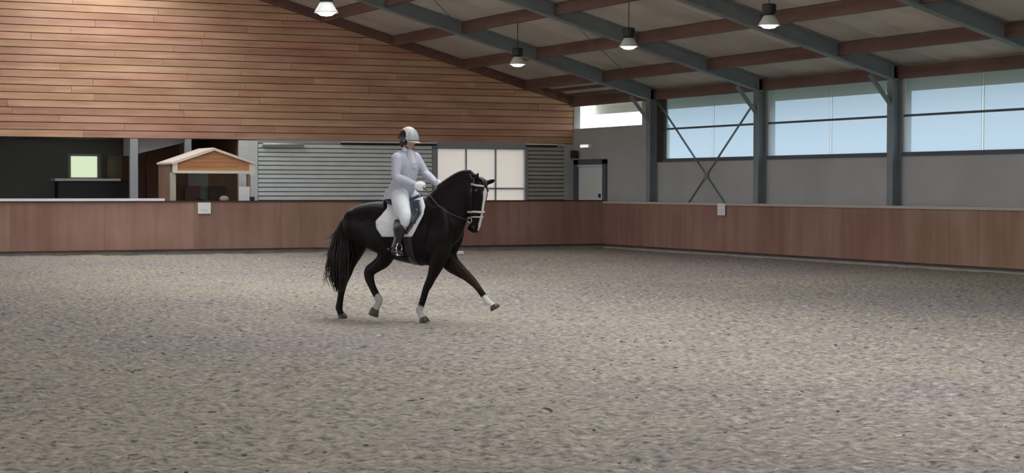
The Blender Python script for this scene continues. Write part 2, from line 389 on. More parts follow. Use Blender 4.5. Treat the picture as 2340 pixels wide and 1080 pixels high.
# viewing room behind the opening
rm = empty('viewing_room', label='dark viewing room behind the opening in the end wall', cat='room', kind='structure')
MB().box(-19.2, -10.7, 5.0, 5.1, 0, 3.4).box(-19.2, -19.1, .25, 5, 0, 3.4).box(-19.2, -10.7, .25, 5.1, 3.25, 3.4).build('wall', M['room'], rm)
MB().box(-10.86, -10.7, .25, 5, 0, 3.25).box(-12.9, -11.9, 2.6, 2.75, 0, 3.25).box(-13.6, -11.9, 2.75, 4.9, 0, 2.75).build('partition', M['roombrown'], rm)
MB().box(-19.2, -10.7, .25, 5.1, 1.0, 1.05).build('floor_slab', M['room'], rm)
MB().prism_y([(-13.9, 2.70), (-12.1, 3.14), (-12.1, 3.25), (-13.9, 3.25)], .5, 1.3).build('stair_soffit', M['soffit'], rm)
MB().box(-14.75, -13.72, 4.95, 5.0, 2.02, 2.82).build('window_frame', M['soffit'], rm)
wg = mat('lit_window', (.5, .55, .45), .5, emit=(.72, .85, .58), es=.36)
MB().box(-14.65, -13.86, 4.93, 4.955, 2.1, 2.74).build('window_pane', wg, rm)
for x0, x1 in ((-14.02, -13.80), (-12.44, -12.26)): MB().box(x0, x1, -.02, .12, 1.2, 3.17).build('post', M['greypost'], rm)
bc = MB().box(-15.6, -13.5, 2.2, 2.7, 1.05, 1.98).build('bar_counter', M['black'], bevel=.01, label='dark counter with pale top behind the viewing room opening', cat='counter')
MB().box(-15.7, -13.8, 2.1, 2.8, 1.98, 2.05).build('counter_top', M['white'], bc)

# ---- right wall
wr = MB()
wr.box(0, .22, YN, -5.65, 0, 2.55).box(0, .22, -5.65, 0.25, 0, 3.62).box(0, .22, YN, .25, 4.36, EZ)
for k, y in enumerate(FR): wr.box(0, .22, y-.16, y+.12, 2.55, 4.40)
wr.box(0, .22, -5.3, -4.42, 3.62, 4.40).box(0, .22, -.05, .25, 3.62, 4.4)
wall_right = wr.build('wall_right', M['concrete'], label='grey concrete long side wall under the high windows', cat='wall', kind='structure')
w1 = empty('window_1', label='short bright window high beside the end wall', cat='window', kind='structure')
MB().box(.08, .09, -4.40, -.07, 3.64, 4.28).build('pane', M['clear'], w1)
MB().box(.02, .12, -4.45, -.03, 3.60, 3.645).box(.02, .12, -4.45, -4.38, 3.6, 4.3).build('frame', M['concrete'], w1)
def side_window(n, ya, yb, lb):
    w_ = empty('window_%d' % n, label=lb, cat='window', kind='structure', group='windbreak windows along the side wall')
    ym = (ya+yb)/2
    for (a, b_) in ((ya, ym), (ym, yb)):
        MB().box(.06, .07, b_+.015, a-.015, 2.63, 3.46).build('pane', M['pane'], w_)
        MB().box(.06, .07, b_+.015, a-.015, 3.50, 4.34).build('pane', M['pane'], w_)
    MB().box(.065, .085, ym-.04, ym+.04, 2.62, 4.34).build('mullion', M['joinstrip'], w_)
    MB().box(-.01, .07, yb, ya, 3.455, 3.505).build('transom', M['frame'], w_)
    MB().box(-.05, .12, yb, ya, 2.54, 2.635).build('sill', M['frame'], w_)
    return w_
labs = {0: 'windbreak window with crossing braces in front, between the first two columns', 1: 'wide windbreak window between the second and third steel columns', 2: 'windbreak window nearest the viewer, cut by the frame'}
for k in range(len(FR)-1):
    ya = FR[k]-.16; yb = FR[k+1]+.12
    if k == 0: ya = -5.74
    side_window(k+2, ya, yb, labs.get(k, 'windbreak window further along the side wall'))
MB().box(-.04, .12, -5.74, -5.36, 2.54, 4.36).build('jamb', M['darkwood'], wall_right)
MB().box(.9, 1.0, YN, 2, 4.12, 4.55).build('trim_1', M['outside'], label='outside gutter board seen through the top of the windows', cat='gutter', kind='structure')

# door in the side wall
d2 = empty('door_2', label='pale grey steel door in the side wall near the corner', cat='door', kind='structure')
MB().box(-.05, 0, -2.05, -.48, 0, 2.44).build('leaf', M['doorleaf'], d2)
MB().box(-.07, 0, -2.28, -2.07, 0, 2.66).box(-.07, 0, -.46, -.16, 0, 2.66).box(-.07, 0, -2.28, -.16, 2.53, 2.68).build('frame', M['frame'], d2)
MB().box(-.075, 0, -2.07, -.44, 2.455, 2.50).build('threshold_strip', M['white'], d2)
MB().box(-.10, -.05, -1.95, -1.88, 1.5, 1.62).build('handle', M['black'], d2)
ex = MB().box(-.10, 0, -1.28, -.62, 3.03, 3.15).build('exit_light', M['white'], bevel=.008, label='small pale emergency light on the wall above the grey door', cat='light')
MB().box(-.115, -.10, -1.2, -.7, 3.05, 3.13).build('diffuser', mat('exit_diffuser', (.7, .72, .68), .4, emit=(1, 1, .95), es=.3), ex)
sp = empty('wall_speaker', (0, 0, 0), label='small black loudspeaker in the corner above the grey door', cat='loudspeaker')
MB().box(-.24, -.06, -.46, -.28, 2.72, 2.96).build('housing', M['black'], sp, bevel=.01)
MB().box(-.08, 0, -.42, -.34, 2.78, 2.86).build('bracket', M['steel'], sp)

# ---- unseen left and near walls; openings widened to bring in more light
wl = MB().box(XW-.22, XW, YN, .25, 0, 1.2).box(XW-.22, XW, YN, .25, 4.4, EZ)
for y in FR: wl.box(XW-.22, XW, y-.16, y+.16, 1.2, 4.4)
wl.build('wall_left', M['concrete'], label='grey side wall behind the viewer side', cat='wall', kind='structure')
wn = MB().box(XW, -27, YN-.25, YN, 0, EZ).box(-3, 0, YN-.25, YN, 0, EZ)
wn.prism_y([(XW, EZ), (XW, 4.6), (0, 4.6), (0, EZ), (XW/2, roof_z(XW/2))], YN-.25, YN)
wn.build('wall_front', M['concrete'], label='near end wall with an added wide opening to let in light', cat='wall', kind='structure')

# ---- roof
ceil = empty('ceiling', label='pitched roof of pale sheets on brown timber purlins', cat='ceiling', kind='structure')
PX = [-.02, -1.68, -3.77, -6.06, -8.3, -10.6, -12.9]
SKY_X = 12.9
pw = 1.15; y = .2
while y > YN:
    y0 = y-pw+.012
    for sgn in (0, 1):
        f = (lambda x: x) if sgn == 0 else (lambda x: XW-x)
        xa, xb = 1.3, -SKY_X
        za, zb = EZ-SL*xa, EZ+SL*SKY_X
        MB().add([(f(xa)*S, y*S, za*S), (f(xb)*S, y*S, zb*S), (f(xb)*S, y0*S, zb*S), (f(xa)*S, y0*S, za*S),
                  (f(xa)*S, y*S, (za+.1)*S), (f(xb)*S, y*S, (zb+.1)*S), (f(xb)*S, y0*S, (zb+.1)*S), (f(xa)*S, y0*S, (za+.1)*S)],
                 [(0,3,2,1),(4,5,6,7),(0,1,5,4),(1,2,6,5),(2,3,7,6),(3,0,4,7)]).build('roof_panel', M['roof'], ceil)
    y -= pw
for sgn in (0, 1):
    f = (lambda x: x) if sgn == 0 else (lambda x: XW-x)
    zb, zt = EZ+SL*SKY_X, EZ+SL*15
    for (ya, yb) in [(.25, -22), (-22, -44), (-44, YN)]:
        MB().add([(f(-SKY_X)*S, ya*S, zb*S), (f(-15)*S, ya*S, zt*S), (f(-15)*S, yb*S, zt*S), (f(-SKY_X)*S, yb*S, zb*S)], [(0, 1, 2, 3)]).build('skylight_pane', M['skylight'], ceil)
    for px in PX:
        zz = EZ+SL*(-px)
        if px == PX[0]: MB().box(*sorted((f(-.10), f(.02))), YN, .2, 4.33, 4.62).build('purlin', M['purlin'], ceil)
        else: MB().box(*sorted((f(px-.07), f(px+.07))), YN, .2, zz-.29, zz-.012).build('purlin', M['purlin'], ceil)
# thin secondary battens under the sheets in the first bay and wire bracing
MB().box(-1.02, -.96, -5.2, 0, 4.74, 4.84).box(-.55, -.50, -5.2, 0, 4.62, 4.70).build('batten', M['purlin'], ceil)
for pa, pb_ in (((-6.3, FR[0], 6.3), (-10.6, FR[1], 7.45)), ((-10.6, FR[0], 7.45), (-6.3, FR[1], 6.3)), ((-.4, FR[0], 4.6), (-5.9, FR[1], 6.1))):
    MB().tube([Vector(pa)*S, Vector(pb_)*S], .013, 6).build('bracing_cable', M['steel'], ceil)

# ---- steel portal frames
def ibeam(mb, p, q, up, w, h, t=.03):
    p = Vector(p); q = Vector(q); u = Vector(up).normalized()
    mb.bar(p + u*(h/2-t/2), q + u*(h/2-t/2), w, t, up=up); mb.bar(p - u*(h/2-t/2), q - u*(h/2-t/2), w, t, up=up)
    mb.bar(p, q, .02, h-t, up=up); return mb
order = ['first', 'second', 'third']
for k, y in enumerate(FR):
    pf = empty('portal_frame', kind='structure', cat='steel frame', group='steel portal frames of the hall',
               label=('%s steel frame from the end wall, column and sloping rafter' % order[k]) if k < 3 else 'steel portal frame further along the hall')
    for sgn in (0, 1):
        f = (lambda x: x) if sgn == 0 else (lambda x: XW-x)
        ibeam(MB(), (f(-.14), y, 0), (f(-.14), y, 4.62), (1, 0, 0), .22, .27).build('column', M['steel'], pf)
        dx = Vector((f(-15)-f(0), 0, 15*SL)).normalized(); upv = Vector((-dx.z, 0, dx.x)) if dx.x > 0 else Vector((dx.z, 0, -dx.x))
        hh = .37
        a = Vector((f(-.0), y, EZ)) - upv*(hh/2+.01); b_ = Vector((f(-15), y, EZ+15*SL)) - upv*(hh/2+.01)
        ibeam(MB(), a, b_, upv, .22, hh).build('rafter', M['steel'], pf)
        MB().bar((f(-.24), y, 3.72), (f(-.85), y, 4.42), .10, .07).build('knee_brace', M['steel'], pf)
# flat cross braces between the first two columns
xb = empty('cross_brace', label='crossed flat steel braces on the side wall between first and second column', cat='brace', kind='structure')
MB().bar((-.03, -5.45, .05), (-.03, -10.75, 4.25), .03, .05, up=(1, 0, 0)).build('brace', M['steel'], xb)
MB().bar((-.035, -10.75, .05), (-.035, -5.45, 4.25), .03, .05, up=(1, 0, 0)).build('brace', M['steel'], xb)
MB().box(-.05, -.02, -8.2, -8.0, 2.05, 2.25).build('gusset', M['steel'], xb)

# ---- kickboards
kf = empty('kickboard', label='reddish brown wooden kickboard across the far end', cat='kickboard', kind='structure')
x = -30.0
while x < -.36:
    xe = min(x+2.44, -.35)
    if xe-x > .05: MB().box(x+.002, xe-.002, -2.70, -2.66, .105, 1.40).build('board', M['kick'], kf)
    x = xe
MB().box(-30, -.33, -2.73, -2.60, 1.40, 1.435).build('cap_rail', M['kickcap'], kf)
MB().box(-30, -13.75, -2.78, -2.56, 1.43, 1.50).build('white_ledge', M['white'], kf, label='white ledge at the left end')
MB().box(-30, -.35, -2.66, -2.58, .0, .13).build('plinth', M['plinth'], kf)
MB().box(-30, -.35, -2.735, -2.70, .085, .125).build('bottom_rail', M['kickcap'], kf)
kr = empty('kickboard', label='reddish brown wooden kickboard along the right long side', cat='kickboard', kind='structure')
y = -2.66
while y > YN:
    ye = max(y-2.44, YN)
    MB().box(-.35, -.31, ye+.002, y-.002, .105, 1.34).build('board', M['kick'], kr); y = ye
MB().box(-.39, -.25, YN, -2.62, 1.335, 1.40).build('cap_rail', M['palecap'], kr)
MB().box(-.31, -.25, YN, -2.66, 0, .13).build('plinth', M['plinth'], kr)
MB().box(-.42, -.35, YN, -2.72, -.01, .05).build('plinth', M['plinth'], kr)
MB().box(-.385, -.35, YN, -2.72, .085, .115).build('bottom_rail', M['kickcap'], kr)
kl = empty('kickboard', label='wooden kickboard along the left long side', cat='kickboard', kind='structure')
MB().box(-29.6, -29.56, YN, -2.7, .105, 1.4).build('board', M['kick'], kl)

# marker plates
def sheet_mark(name, a, lb, face='y'):
    o = MB().box(*a).build(name, M['white'], bevel=.004, label=lb, cat='sign'); return o
p1 = sheet_mark('marker_plate', (-12.83, -12.47, -2.75, -2.735, 1.08, 1.385), 'square white marker plate on the far kickboard below the wooden hut')
MB().box(-12.75, -12.55, -2.754, -2.748, 1.17, 1.19).build('print', mat('pale_blue_print', (.55, .6, .72), .5), p1)
sheet_mark('marker_plate', (-.40, -.385, -9.66, -9.27, 1.07, 1.39), 'small white marker plate on the right kickboard below the crossed braces')

# ---- timber judge's hut behind the far kickboard
ht = empty('judge_hut', label='small orange brown gabled wooden hut behind the far kickboard', cat='hut')
yf, yr = -2.3, -.9; xl, xm, xr_ = -13.42, -12.28, -11.10; ze, za = 2.45, 2.84
for (xa, xb_) in ((xl-.05, xm), (xr_+.02, xm)):
    zE = ze-.02
    MB().add([(xa*S, yf*S-.08, zE*S), (xm*S, yf*S-.08, za*S), (xm*S, yr*S+.08, za*S), (xa*S, yr*S+.08, zE*S),
              (xa*S, yf*S-.08, (zE+.05)*S), (xm*S, yf*S-.08, (za+.05)*S), (xm*S, yr*S+.08, (za+.05)*S), (xa*S, yr*S+.08, (zE+.05)*S)],
             [(0,3,2,1),(4,5,6,7),(0,1,5,4),(1,2,6,5),(2,3,7,6),(3,0,4,7)]).build('roof_slab', M['hutcream'], ht)
MB().bar((xl-.03, yf-.10, ze+.0), (xm, yf-.10, za+.0), .03, .07).build('fascia', M['hutcream'], ht)
MB().bar((xr_+.0, yf-.10, ze+.0), (xm, yf-.10, za+.0), .03, .05).build('fascia', M['hutcream'], ht)
zz = [2.25, 2.36, 2.47, 2.58, 2.69, 2.80]
for i in range(5):
    def hx(z_, s_):
        if z_ <= ze: return xl+.08 if s_ < 0 else xr_-.10
        t_ = (z_-ze)/(za-ze); return (xl+.08)*(1-t_)+xm*t_ if s_ < 0 else (xr_-.10)*(1-t_)+xm*t_
    a0, a1 = zz[i]+.003, zz[i+1]-.003
    MB().prism_y([(hx(a0, -1), a0), (hx(a0, 1), a0), (hx(a1, 1), a1), (hx(a1, -1), a1)], yf-.04, yf).build('gable_board', M['hutwood'], ht)
MB().box(xl+.02, xr_-.06, yf-.07, yf, 2.18, 2.255).build('front_beam', M['hutcream'], ht)
MB().box(xl+.0, xl+.13, yf-.08, yf, 2.20, 2.46).build('corner_block', M['hutcream'], ht)
MB().box(xr_-.16, xr_-.02, yf-.08, yf, 2.14, 2.44).build('corner_block', M['hutcream'], ht)
MB().box(xl-.04, xl+.10, yf-.02, yf+.12, 0, 2.2).build('post', mat('hut_post', (.46, .42, .35), .6), ht)
MB().box(xr_-.20, xr_-.12, yf-.02, yf+.10, 0, 2.16).build('post', M['hutdark'], ht)
MB().box(xl-.02, xl+.03, yf+.12, yr, 0, 2.45).build('side_wall', M['hutdark'], ht)
MB().box(xl, xr_-.1, yr-.05, yr, 0, 2.4).build('back_wall', M['hutdark'], ht)
MB().box(-12.62, -12.04, yr-.08, yr-.05, 1.2, 2.3).build('back_window', mat('hut_window_pane', (.34, .37, .38), .35), ht)
MB().box(xl, xr_-.1, yf, yr, .72, .78).build('floor_deck', M['hutdark'], ht)
MB().box(xr_-.45, xr_-.14, yf-.03, yf+.02, .4, 1.82).build('side_board', M['white'], ht)
MB().box(-13.2, -11.6, yf+.05, yf+.5, 1.36, 1.40).build('shelf', M['hutdark'], ht)
def chair(x, lb, c):
    r = empty('chair', (x*S, -1.35*S, .78*S), rz=math.pi, label=lb, cat='chair')
    mt = mat('chair_seat', c, .7)
    q = lambda: MB()
    q().box(-.22, .22, -.2, .2, .42, .48, 1).build('seat', mt, r, bevel=.01)
    q().box(-.21, .21, .17, .22, .60, .98, 1).build('backrest', mt, r, bevel=.015)
    for sx in (-.19, .19):
        for sy in (-.17, .17): q().tube([(sx, sy, 0), (sx, sy, .43 if sy < 0 else .9)], .014, 6).build('leg', M['black'], r)
chair(-12.65, 'dark reddish chair in the hut in front of its grey window', (.10, .05, .05))
chair(-11.95, 'dark chair at the right inside the hut', (.05, .035, .03))
def soft(name, c, r, mt, lb, cat): return MB().ball(Vector(c)*S, r).build(name, mt, smooth=True, label=lb, cat=cat)
soft('towel_bundle', (-11.89, yf+.25, 1.485), (.13, .10, .08), mat('towel', (.45, .40, .36), .9, noise=.2, scale=20), 'pale rounded cloth bundle on the shelf inside the hut', 'towel')
MB().box(-12.95, -12.62, yf+.1, yf+.35, 1.402, 1.43).build('paper_stack', M['white'], label='low stack of white papers on the hut shelf', cat='papers')
MB().add([(x_*S, y_*S, z_*S) for x_, y_, z_ in [(-12.7, yf+.05, 1.41), (-12.35, yf+.05, 1.41), (-12.35, yf+.3, 1.41), (-12.7, yf+.3, 1.52), (-12.7, yf+.05, 1.43), (-12.35, yf+.05, 1.43), (-12.35, yf+.3, 1.43), (-12.7, yf+.3, 1.54)]],
         [(0,3,2,1),(4,5,6,7),(0,1,5,4),(1,2,6,5),(2,3,7,6),(3,0,4,7)]).build('clipboard', M['black'], label='black clipboard lying on the hut shelf', cat='clipboard')
MB().box(-11.34, -11.22, -2.72, -2.60, 1.436, 1.54).build('black_box', M['black'], bevel=.012, label='small black box on the kickboard ledge right of the hut', cat='box')

# tube light on the end wall
tl = MB().box(-10.18, -8.92, -.17, -.05, 2.985, 3.02).build('tube_light', M['steel'], label='horizontal tube light on the slatted wall right of the hut', cat='light')
MB().tube([(-10.16*S, -.13*S, 3.06*S), (-8.94*S, -.13*S, 3.06*S)], .032, 10).build('tube', M['white'], tl, smooth=True)

# ---- high bay lamps
def lamp(x, y, z, lb):
    r = empty('high_bay_lamp', (x, y, z), label=lb, cat='lamp', group='high bay lamps under the roof')
    zr = roof_z(x/S)*S-z-.06
    MB().lathe([(.0, .19), (.09, .19), (.11, .17), (.15, .10), (.20, .02), (.21, 0), (.205, 0), (.17, .03), (.10, .10), (0, .12)], (0, 0, 0), 28).build('reflector', M['reflector'], r, smooth=True)
    MB().lathe([(0, .035), (.175, .035), (.165, .0), (.10, -.045), (0, -.06)], (0, 0, 0), 24).build('diffuser', M['lampglow'], r, smooth=True)
    MB().lathe([(0, .40), (.11, .40), (.13, .38), (.13, .22), (.10, .19), (0, .19)], (0, 0, 0), 20).build('gear_box', M['black'], r, smooth=False)
    MB().tube([(0, 0, .38), (0, 0, zr)], .009, 6).build('rod', M['black'], r)
    l = bpy.data.lights.new('lamp_light', 'SPOT'); l.energy = 60; l.spot_size = 2.4; l.spot_blend = 1; l.shadow_soft_size = .17; l.color = (1, .95, .88)
    lo = bpy.data.objects.new('lamp_light', l); COL.objects.link(lo); lo.parent = r; lo.location = (0, 0, -.1)
    return r
for (x, y, lb) in ((-5.64, -7.82, 'glowing high bay lamp farthest away, beneath the first rafter'), (-5.95, -14.43, 'glowing high bay lamp beneath the middle rafter'),
                   (-6.11, -20.51, 'glowing high bay lamp in front of the nearest rafter'), (-14.94, -19.18, 'high bay lamp hanging in front of the boarded end wall')):
    lamp(x*S, y*S, 5.03*S, lb)

# ================================================================ HORSE (built in its own frame: x forward, y left, z up, metres)
def vcol_mat(name, rough=.4, spec=.5, sheen=0):
    mt, t, p = nodes(name); a = t.nodes.new('ShaderNodeAttribute'); a.attribute_name = 'Col'
    t.links.new(a.outputs['Color'], p.inputs['Base Color']); p.inputs['Roughness'].default_value = rough
    p.inputs['Specular IOR Level'].default_value = spec
    nz = t.nodes.new('ShaderNodeTexNoise'); nz.inputs['Scale'].default_value = 60; nz.inputs['Detail'].default_value = 3
    tc = t.nodes.new('ShaderNodeTexCoord'); t.links.new(tc.outputs['Object'], nz.inputs['Vector'])
    bp = t.nodes.new('ShaderNodeBump'); bp.inputs['Strength'].default_value = .08; bp.inputs['Distance'].default_value = .004
    t.links.new(nz.outputs['Fac'], bp.inputs['Height']); t.links.new(bp.outputs[0], p.inputs['Normal'])
    return mt
M['coat'] = vcol_mat('horse_coat', .5, .13)
M['skin'] = vcol_mat('person_skin', .5, .4)
M['hair'] = mat('black_horse_hair', (.011, .008, .008), .45, noise=.3, scale=30)
M['tail'] = mat('tail_hair', (.014, .009, .008), .5, noise=.3, scale=20)
M['hoof'] = mat('hoof_horn', (.045, .034, .027), .5, noise=.3, scale=25)
M['leather'] = mat('black_leather', (.013, .013, .016), .35, spec=.5)
M['whiteleather'] = mat('white_leather', (.55, .54, .55), .4)
M['metal'] = mat('polished_steel', (.75, .75, .75), .2, metal=1)
M['flap'] = mat('dark_blue_leather', (.035, .042, .060), .3, spec=.6)
M['pad'] = mat('white_saddle_cloth', (.72, .72, .74), .8, noise=.12, scale=30, bump=.5)

NECK_TILT = 0
g = lambda c, a, b: (c, a, b)
hb = MB()
# trunk
hb.loft([g((-0.702,0.0,1.141), .10, .12), g((-0.631,0.0,1.164), .19, .22), g((-0.477,-0.0,1.199), .255, .265), g((-0.285,0.0,1.19), .285, .315), g((-0.094,0.0,1.154), .305, .345),
         g((0.095,0.0,1.117), .315, .365), g((0.282,-0.0,1.109), .305, .395), g((0.456,0.0,1.127), .265, .425), g((0.592,0.0,1.123), .235, .40), g((0.703,0.0,1.098), .21, .33), g((0.758,0.0,1.039), .15, .20)], n=28)
# withers and neck
hb.loft([g((0.376,0.0,1.284), .16, .30), g((0.574,0.0,1.232), .17, .36), g((0.684,0.0,1.347), .150, .33), g((0.789,0.0,1.493), .122, .275), g((0.898,0.0,1.623), .098, .215), g((1.001,0.0,1.704), .085, .175), g((1.104,0.0,1.737), .08, .13)], n=24)
# shoulder muscle, both sides, buttocks
for sgn in (-1, 1):
    l = .16*sgn
    hb.loft([g(((0.611,0.0,1.406)[0], l*.7, (0.611,0.0,1.406)[2]), .07, .16), g(((0.685,0.0,1.124)[0], l, (0.685,0.0,1.124)[2]), .11, .19), g(((0.611,0.0,0.879)[0], l*.98, (0.611,0.0,0.879)[2]), .095, .15)], lat=(0, 1, 0))
    hb.ball(((-0.554,0.0,1.21)[0], .13*sgn, (-0.554,0.0,1.21)[2]), (.13, .13, .19), 16, 10)
# right (near) hind: flexed forward
hb.loft([g((-0.286,-0.15,1.253), .14, .25), g((-0.136,-0.18,1.036), .135, .18), g((-0.042,-0.18,0.901), .105, .135), g((-0.079,-0.17,0.775), .080, .105), g((-0.186,-0.16,0.696), .060, .082), g((-0.293,-0.15,0.627), .050, .076),
         g((-0.299,-0.15,0.544), .046, .066), g((-0.255,-0.15,0.43), .040, .048), g((-0.198,-0.15,0.333), .042, .047), g((-0.16,-0.15,0.279), .045, .052), g((-0.166,-0.15,0.229), .040, .042), g((-0.192,-0.15,0.185), .045, .045), g((-0.204,-0.15,0.151), .05, .05)])
# left (far) hind: supporting behind
hb.loft([g((-0.552,0.15,1.246), .14, .25), g((-0.629,0.17,1.061), .13, .18), g((-0.675,0.17,0.926), .105, .135), g((-0.73,0.165,0.813), .09, .115), g((-0.78,0.16,0.7), .072, .092), g((-0.806,0.15,0.599), .057, .078), g((-0.846,0.15,0.502), .050, .064),
         g((-0.872,0.15,0.417), .046, .052), g((-0.898,0.15,0.293), .038, .044), g((-0.918,0.15,0.18), .040, .046), g((-0.925,0.15,0.129), .045, .050), g((-0.912,0.15,0.084), .040, .040), g((-0.898,0.15,0.051), .045, .045), g((-0.885,0.15,0.034), .05, .05)])
# right (near) fore: supporting
hb.loft([g((0.717,-0.14,1.128), .09, .13), g((0.719,-0.155,0.956), .098, .145), g((0.685,-0.16,0.794), .088, .115), g((0.645,-0.155,0.685), .068, .088), g((0.588,-0.15,0.565), .052, .062), g((0.538,-0.15,0.466), .047, .054), g((0.508,-0.15,0.411), .042, .046),
         g((0.474,-0.145,0.312), .038, .044), g((0.434,-0.14,0.208), .038, .043), g((0.41,-0.14,0.158), .041, .046), g((0.428,-0.14,0.11), .034, .036), g((0.453,-0.14,0.073), .044, .046), g((0.465,-0.14,0.057), .05, .052)])
# left (far) fore: stretched out
hb.loft([g((0.605,0.15,0.874), .10, .15), g((0.692,0.16,0.739), .085, .115), g((0.797,0.16,0.659), .068, .09), g((0.918,0.15,0.581), .054, .066), g((1.004,0.15,0.512), .047, .054), g((1.053,0.15,0.465), .041, .045),
         g((1.116,0.145,0.396), .036, .041), g((1.185,0.14,0.311), .037, .041), g((1.216,0.14,0.274), .040, .044), g((1.258,0.14,0.249), .034, .034), g((1.288,0.14,0.228), .043, .043), g((1.3,0.14,0.217), .048, .048)])
# head, in a frame of its own: u down the face, v towards the forehead, w sideways
HD0 = Vector((1.152,0.0,1.758)); YH = math.radians(-16)
HN = Vector((math.cos(YH), math.sin(YH), 0)); HW = Vector((-math.sin(YH), math.cos(YH), 0))
TL = math.radians(7); HDN = Vector((0, 0, -1))*math.cos(TL) - HN*math.sin(TL); HNN = HN*math.cos(TL) - Vector((0, 0, 1))*math.sin(TL)
HDN.normalize(); HNN = (HNN - HDN*HNN.dot(HDN)).normalized()
HU = .89
def HL(u, v, w=0.0): return HD0 + HDN*u*HU + HNN*v + HW*w
hb.loft([g(HL(-.02, -.02), .075, .07), g(HL(.04, -.005), .090, .115), g(HL(.12, .0), .108, .150), g(HL(.20, -.012), .104, .162), g(HL(.29, -.01), .090, .155), g(HL(.38, .012), .074, .128), g(HL(.47, .022), .062, .104),
         g(HL(.55, .018), .058, .094), g(HL(.62, .010), .062, .092), g(HL(.67, .0), .058, .080), g(HL(.70, -.008), .045, .058)], lat=HW, n=24, expo=2.25)
hb.ball(HL(.665, -.055), (.04, .04, .035)); hb.ball(HL(.12, .065, .085), (.035, .035, .035)); hb.ball(HL(.12, .065, -.085), (.035, .035, .035))
hb.loft([g(HL(.22, -.09, .05), .04, .07), g(HL(.30, -.07, .045), .035, .07)], lat=HW); hb.loft([g(HL(.22, -.09, -.05), .04, .07), g(HL(.30, -.07, -.045), .035, .07)], lat=HW)
# ears
for sgn in (-1, 1):
    tipv = HL(-.045, .20, .10) if sgn > 0 else HL(-.13, .075, -.085)
    base = HL(.02, .075, .062) if sgn > 0 else HL(.0, .045, -.062); mid = (base+tipv)/2 + HW*.02*sgn
    hb.loft([g(base, .03, .032), g(mid, .034, .026), g(base*.2+tipv*.8, .020, .016), g(tipv, .004, .004)], lat=HN, n=12)
hme = fuse(hb, 'horse', M['coat'], .0125, 7, .5)
n = len(hme.vertices); co = np.empty(n*3, np.float32); hme.vertices.foreach_get('co', co); co = co.reshape(-1, 3)
col = np.tile(np.array([.0070, .0046, .0046, 1.], np.float32), (n, 1))
def blend(mask, c):
    mk = np.clip(mask, 0, 1)[:, None]; col[:, :3] = col[:, :3]*(1-mk) + np.array(c, np.float32)*mk
def near_seg(a, b, r, soft=.01):
    a = np.array(a); b = np.array(b); ab = b-a; t = np.clip(((co-a)@ab)/(ab@ab), 0, 1); dd_ = np.linalg.norm(co-(a+t[:, None]*ab), axis=1)
    return np.clip((r-dd_)/soft, 0, 1)
# bay tone on flank, rump, forearm
nzv = np.sin(co[:, 0]*9+co[:, 2]*7)*.5+.5
blend(near_seg((-0.669,0.0,1.442), (-0.735,0.0,1.052), .22, .15)*.6, (.035, .014, .010))
blend(near_seg((0.754,0.16,0.697), (1.053,0.15,0.465), .12, .08)*.8, (.040, .018, .013))
white = (.62, .58, .55)
blend(near_seg((-0.154,-0.15,0.29), (-0.211,-0.15,0.096), .07), (.40, .36, .34))
blend(near_seg((1.198,0.14,0.296), (1.312,0.14,0.185), .065), white)
blend(near_seg((0.422,-0.14,0.17), (0.471,-0.14,0.014), .066)*.85, (.50, .46, .44))
# blaze down the front of the face
rel = co - np.array(HD0); u = rel@np.array(HDN)/HU; v = rel@np.array(HNN); w = rel@np.array(HW)
front = np.where(u < .30, .10, np.where(u < .5, .085, .06)); hw = np.interp(u, [.06, .10, .14, .2, .3, .45, .6, .66], [.0, .020, .036, .028, .019, .017, .022, .012])
bl = np.clip((hw-abs(w+.004))/.006+.5, 0, 1)*(v > front-.03)*(u > .06)*(u < .68)*(np.linalg.norm(rel, axis=1) < .9)
blend(bl, (.66, .60, .57))
at = hme.color_attributes.new('Col', 'FLOAT_COLOR', 'POINT'); at.data.foreach_set('color', col.ravel())
bvh = BVHTree.FromPolygons([Vector(c) for c in co.tolist()], [tuple(p.vertices) for p in hme.polygons])

horse = empty('horse', HP, HA, label='dark bay horse with white blaze and three white feet, trotting with a foreleg stretched out', cat='horse')
body = link_mesh('body', hme, horse)
def hoof(a, b, w0, w1, lb=None, c=None):
    a = Vector(a); b = Vector(b)
    return MB().loft([g(a, w0*.9, w0*.95), g(a.lerp(b, .25), w0, w0*1.05), g(a.lerp(b, .95), w1, w1*1.12), g(b, w1*.94, w1*1.05)], lat=(0, 1, 0), n=18, sub=2).build('hoof', c or M['hoof'], horse, smooth=True)
hoof((-0.211,-0.15,0.162), (-0.242,-0.15,0.073), .052, .060)
hoof((-0.885,0.15,0.046), (-0.869,0.15,-0.005), .050, .062)
hoof((0.465,-0.14,0.068), (0.484,-0.14,0.009), .050, .064)
hoof((1.3,0.14,0.228), (1.324,0.14,0.191), .050, .062)
for sgn in (-1, 1):
    MB().ball(HL(.125, .078, .098*sgn), .021).build('eye', mat('horse_eye', (.01, .006, .004), .08, spec=.8), horse, smooth=True)
    MB().ball(HL(.635, .045, .052*sgn), (.016, .016, .026), 10, 6).build('nostril', M['black'], horse, smooth=True)

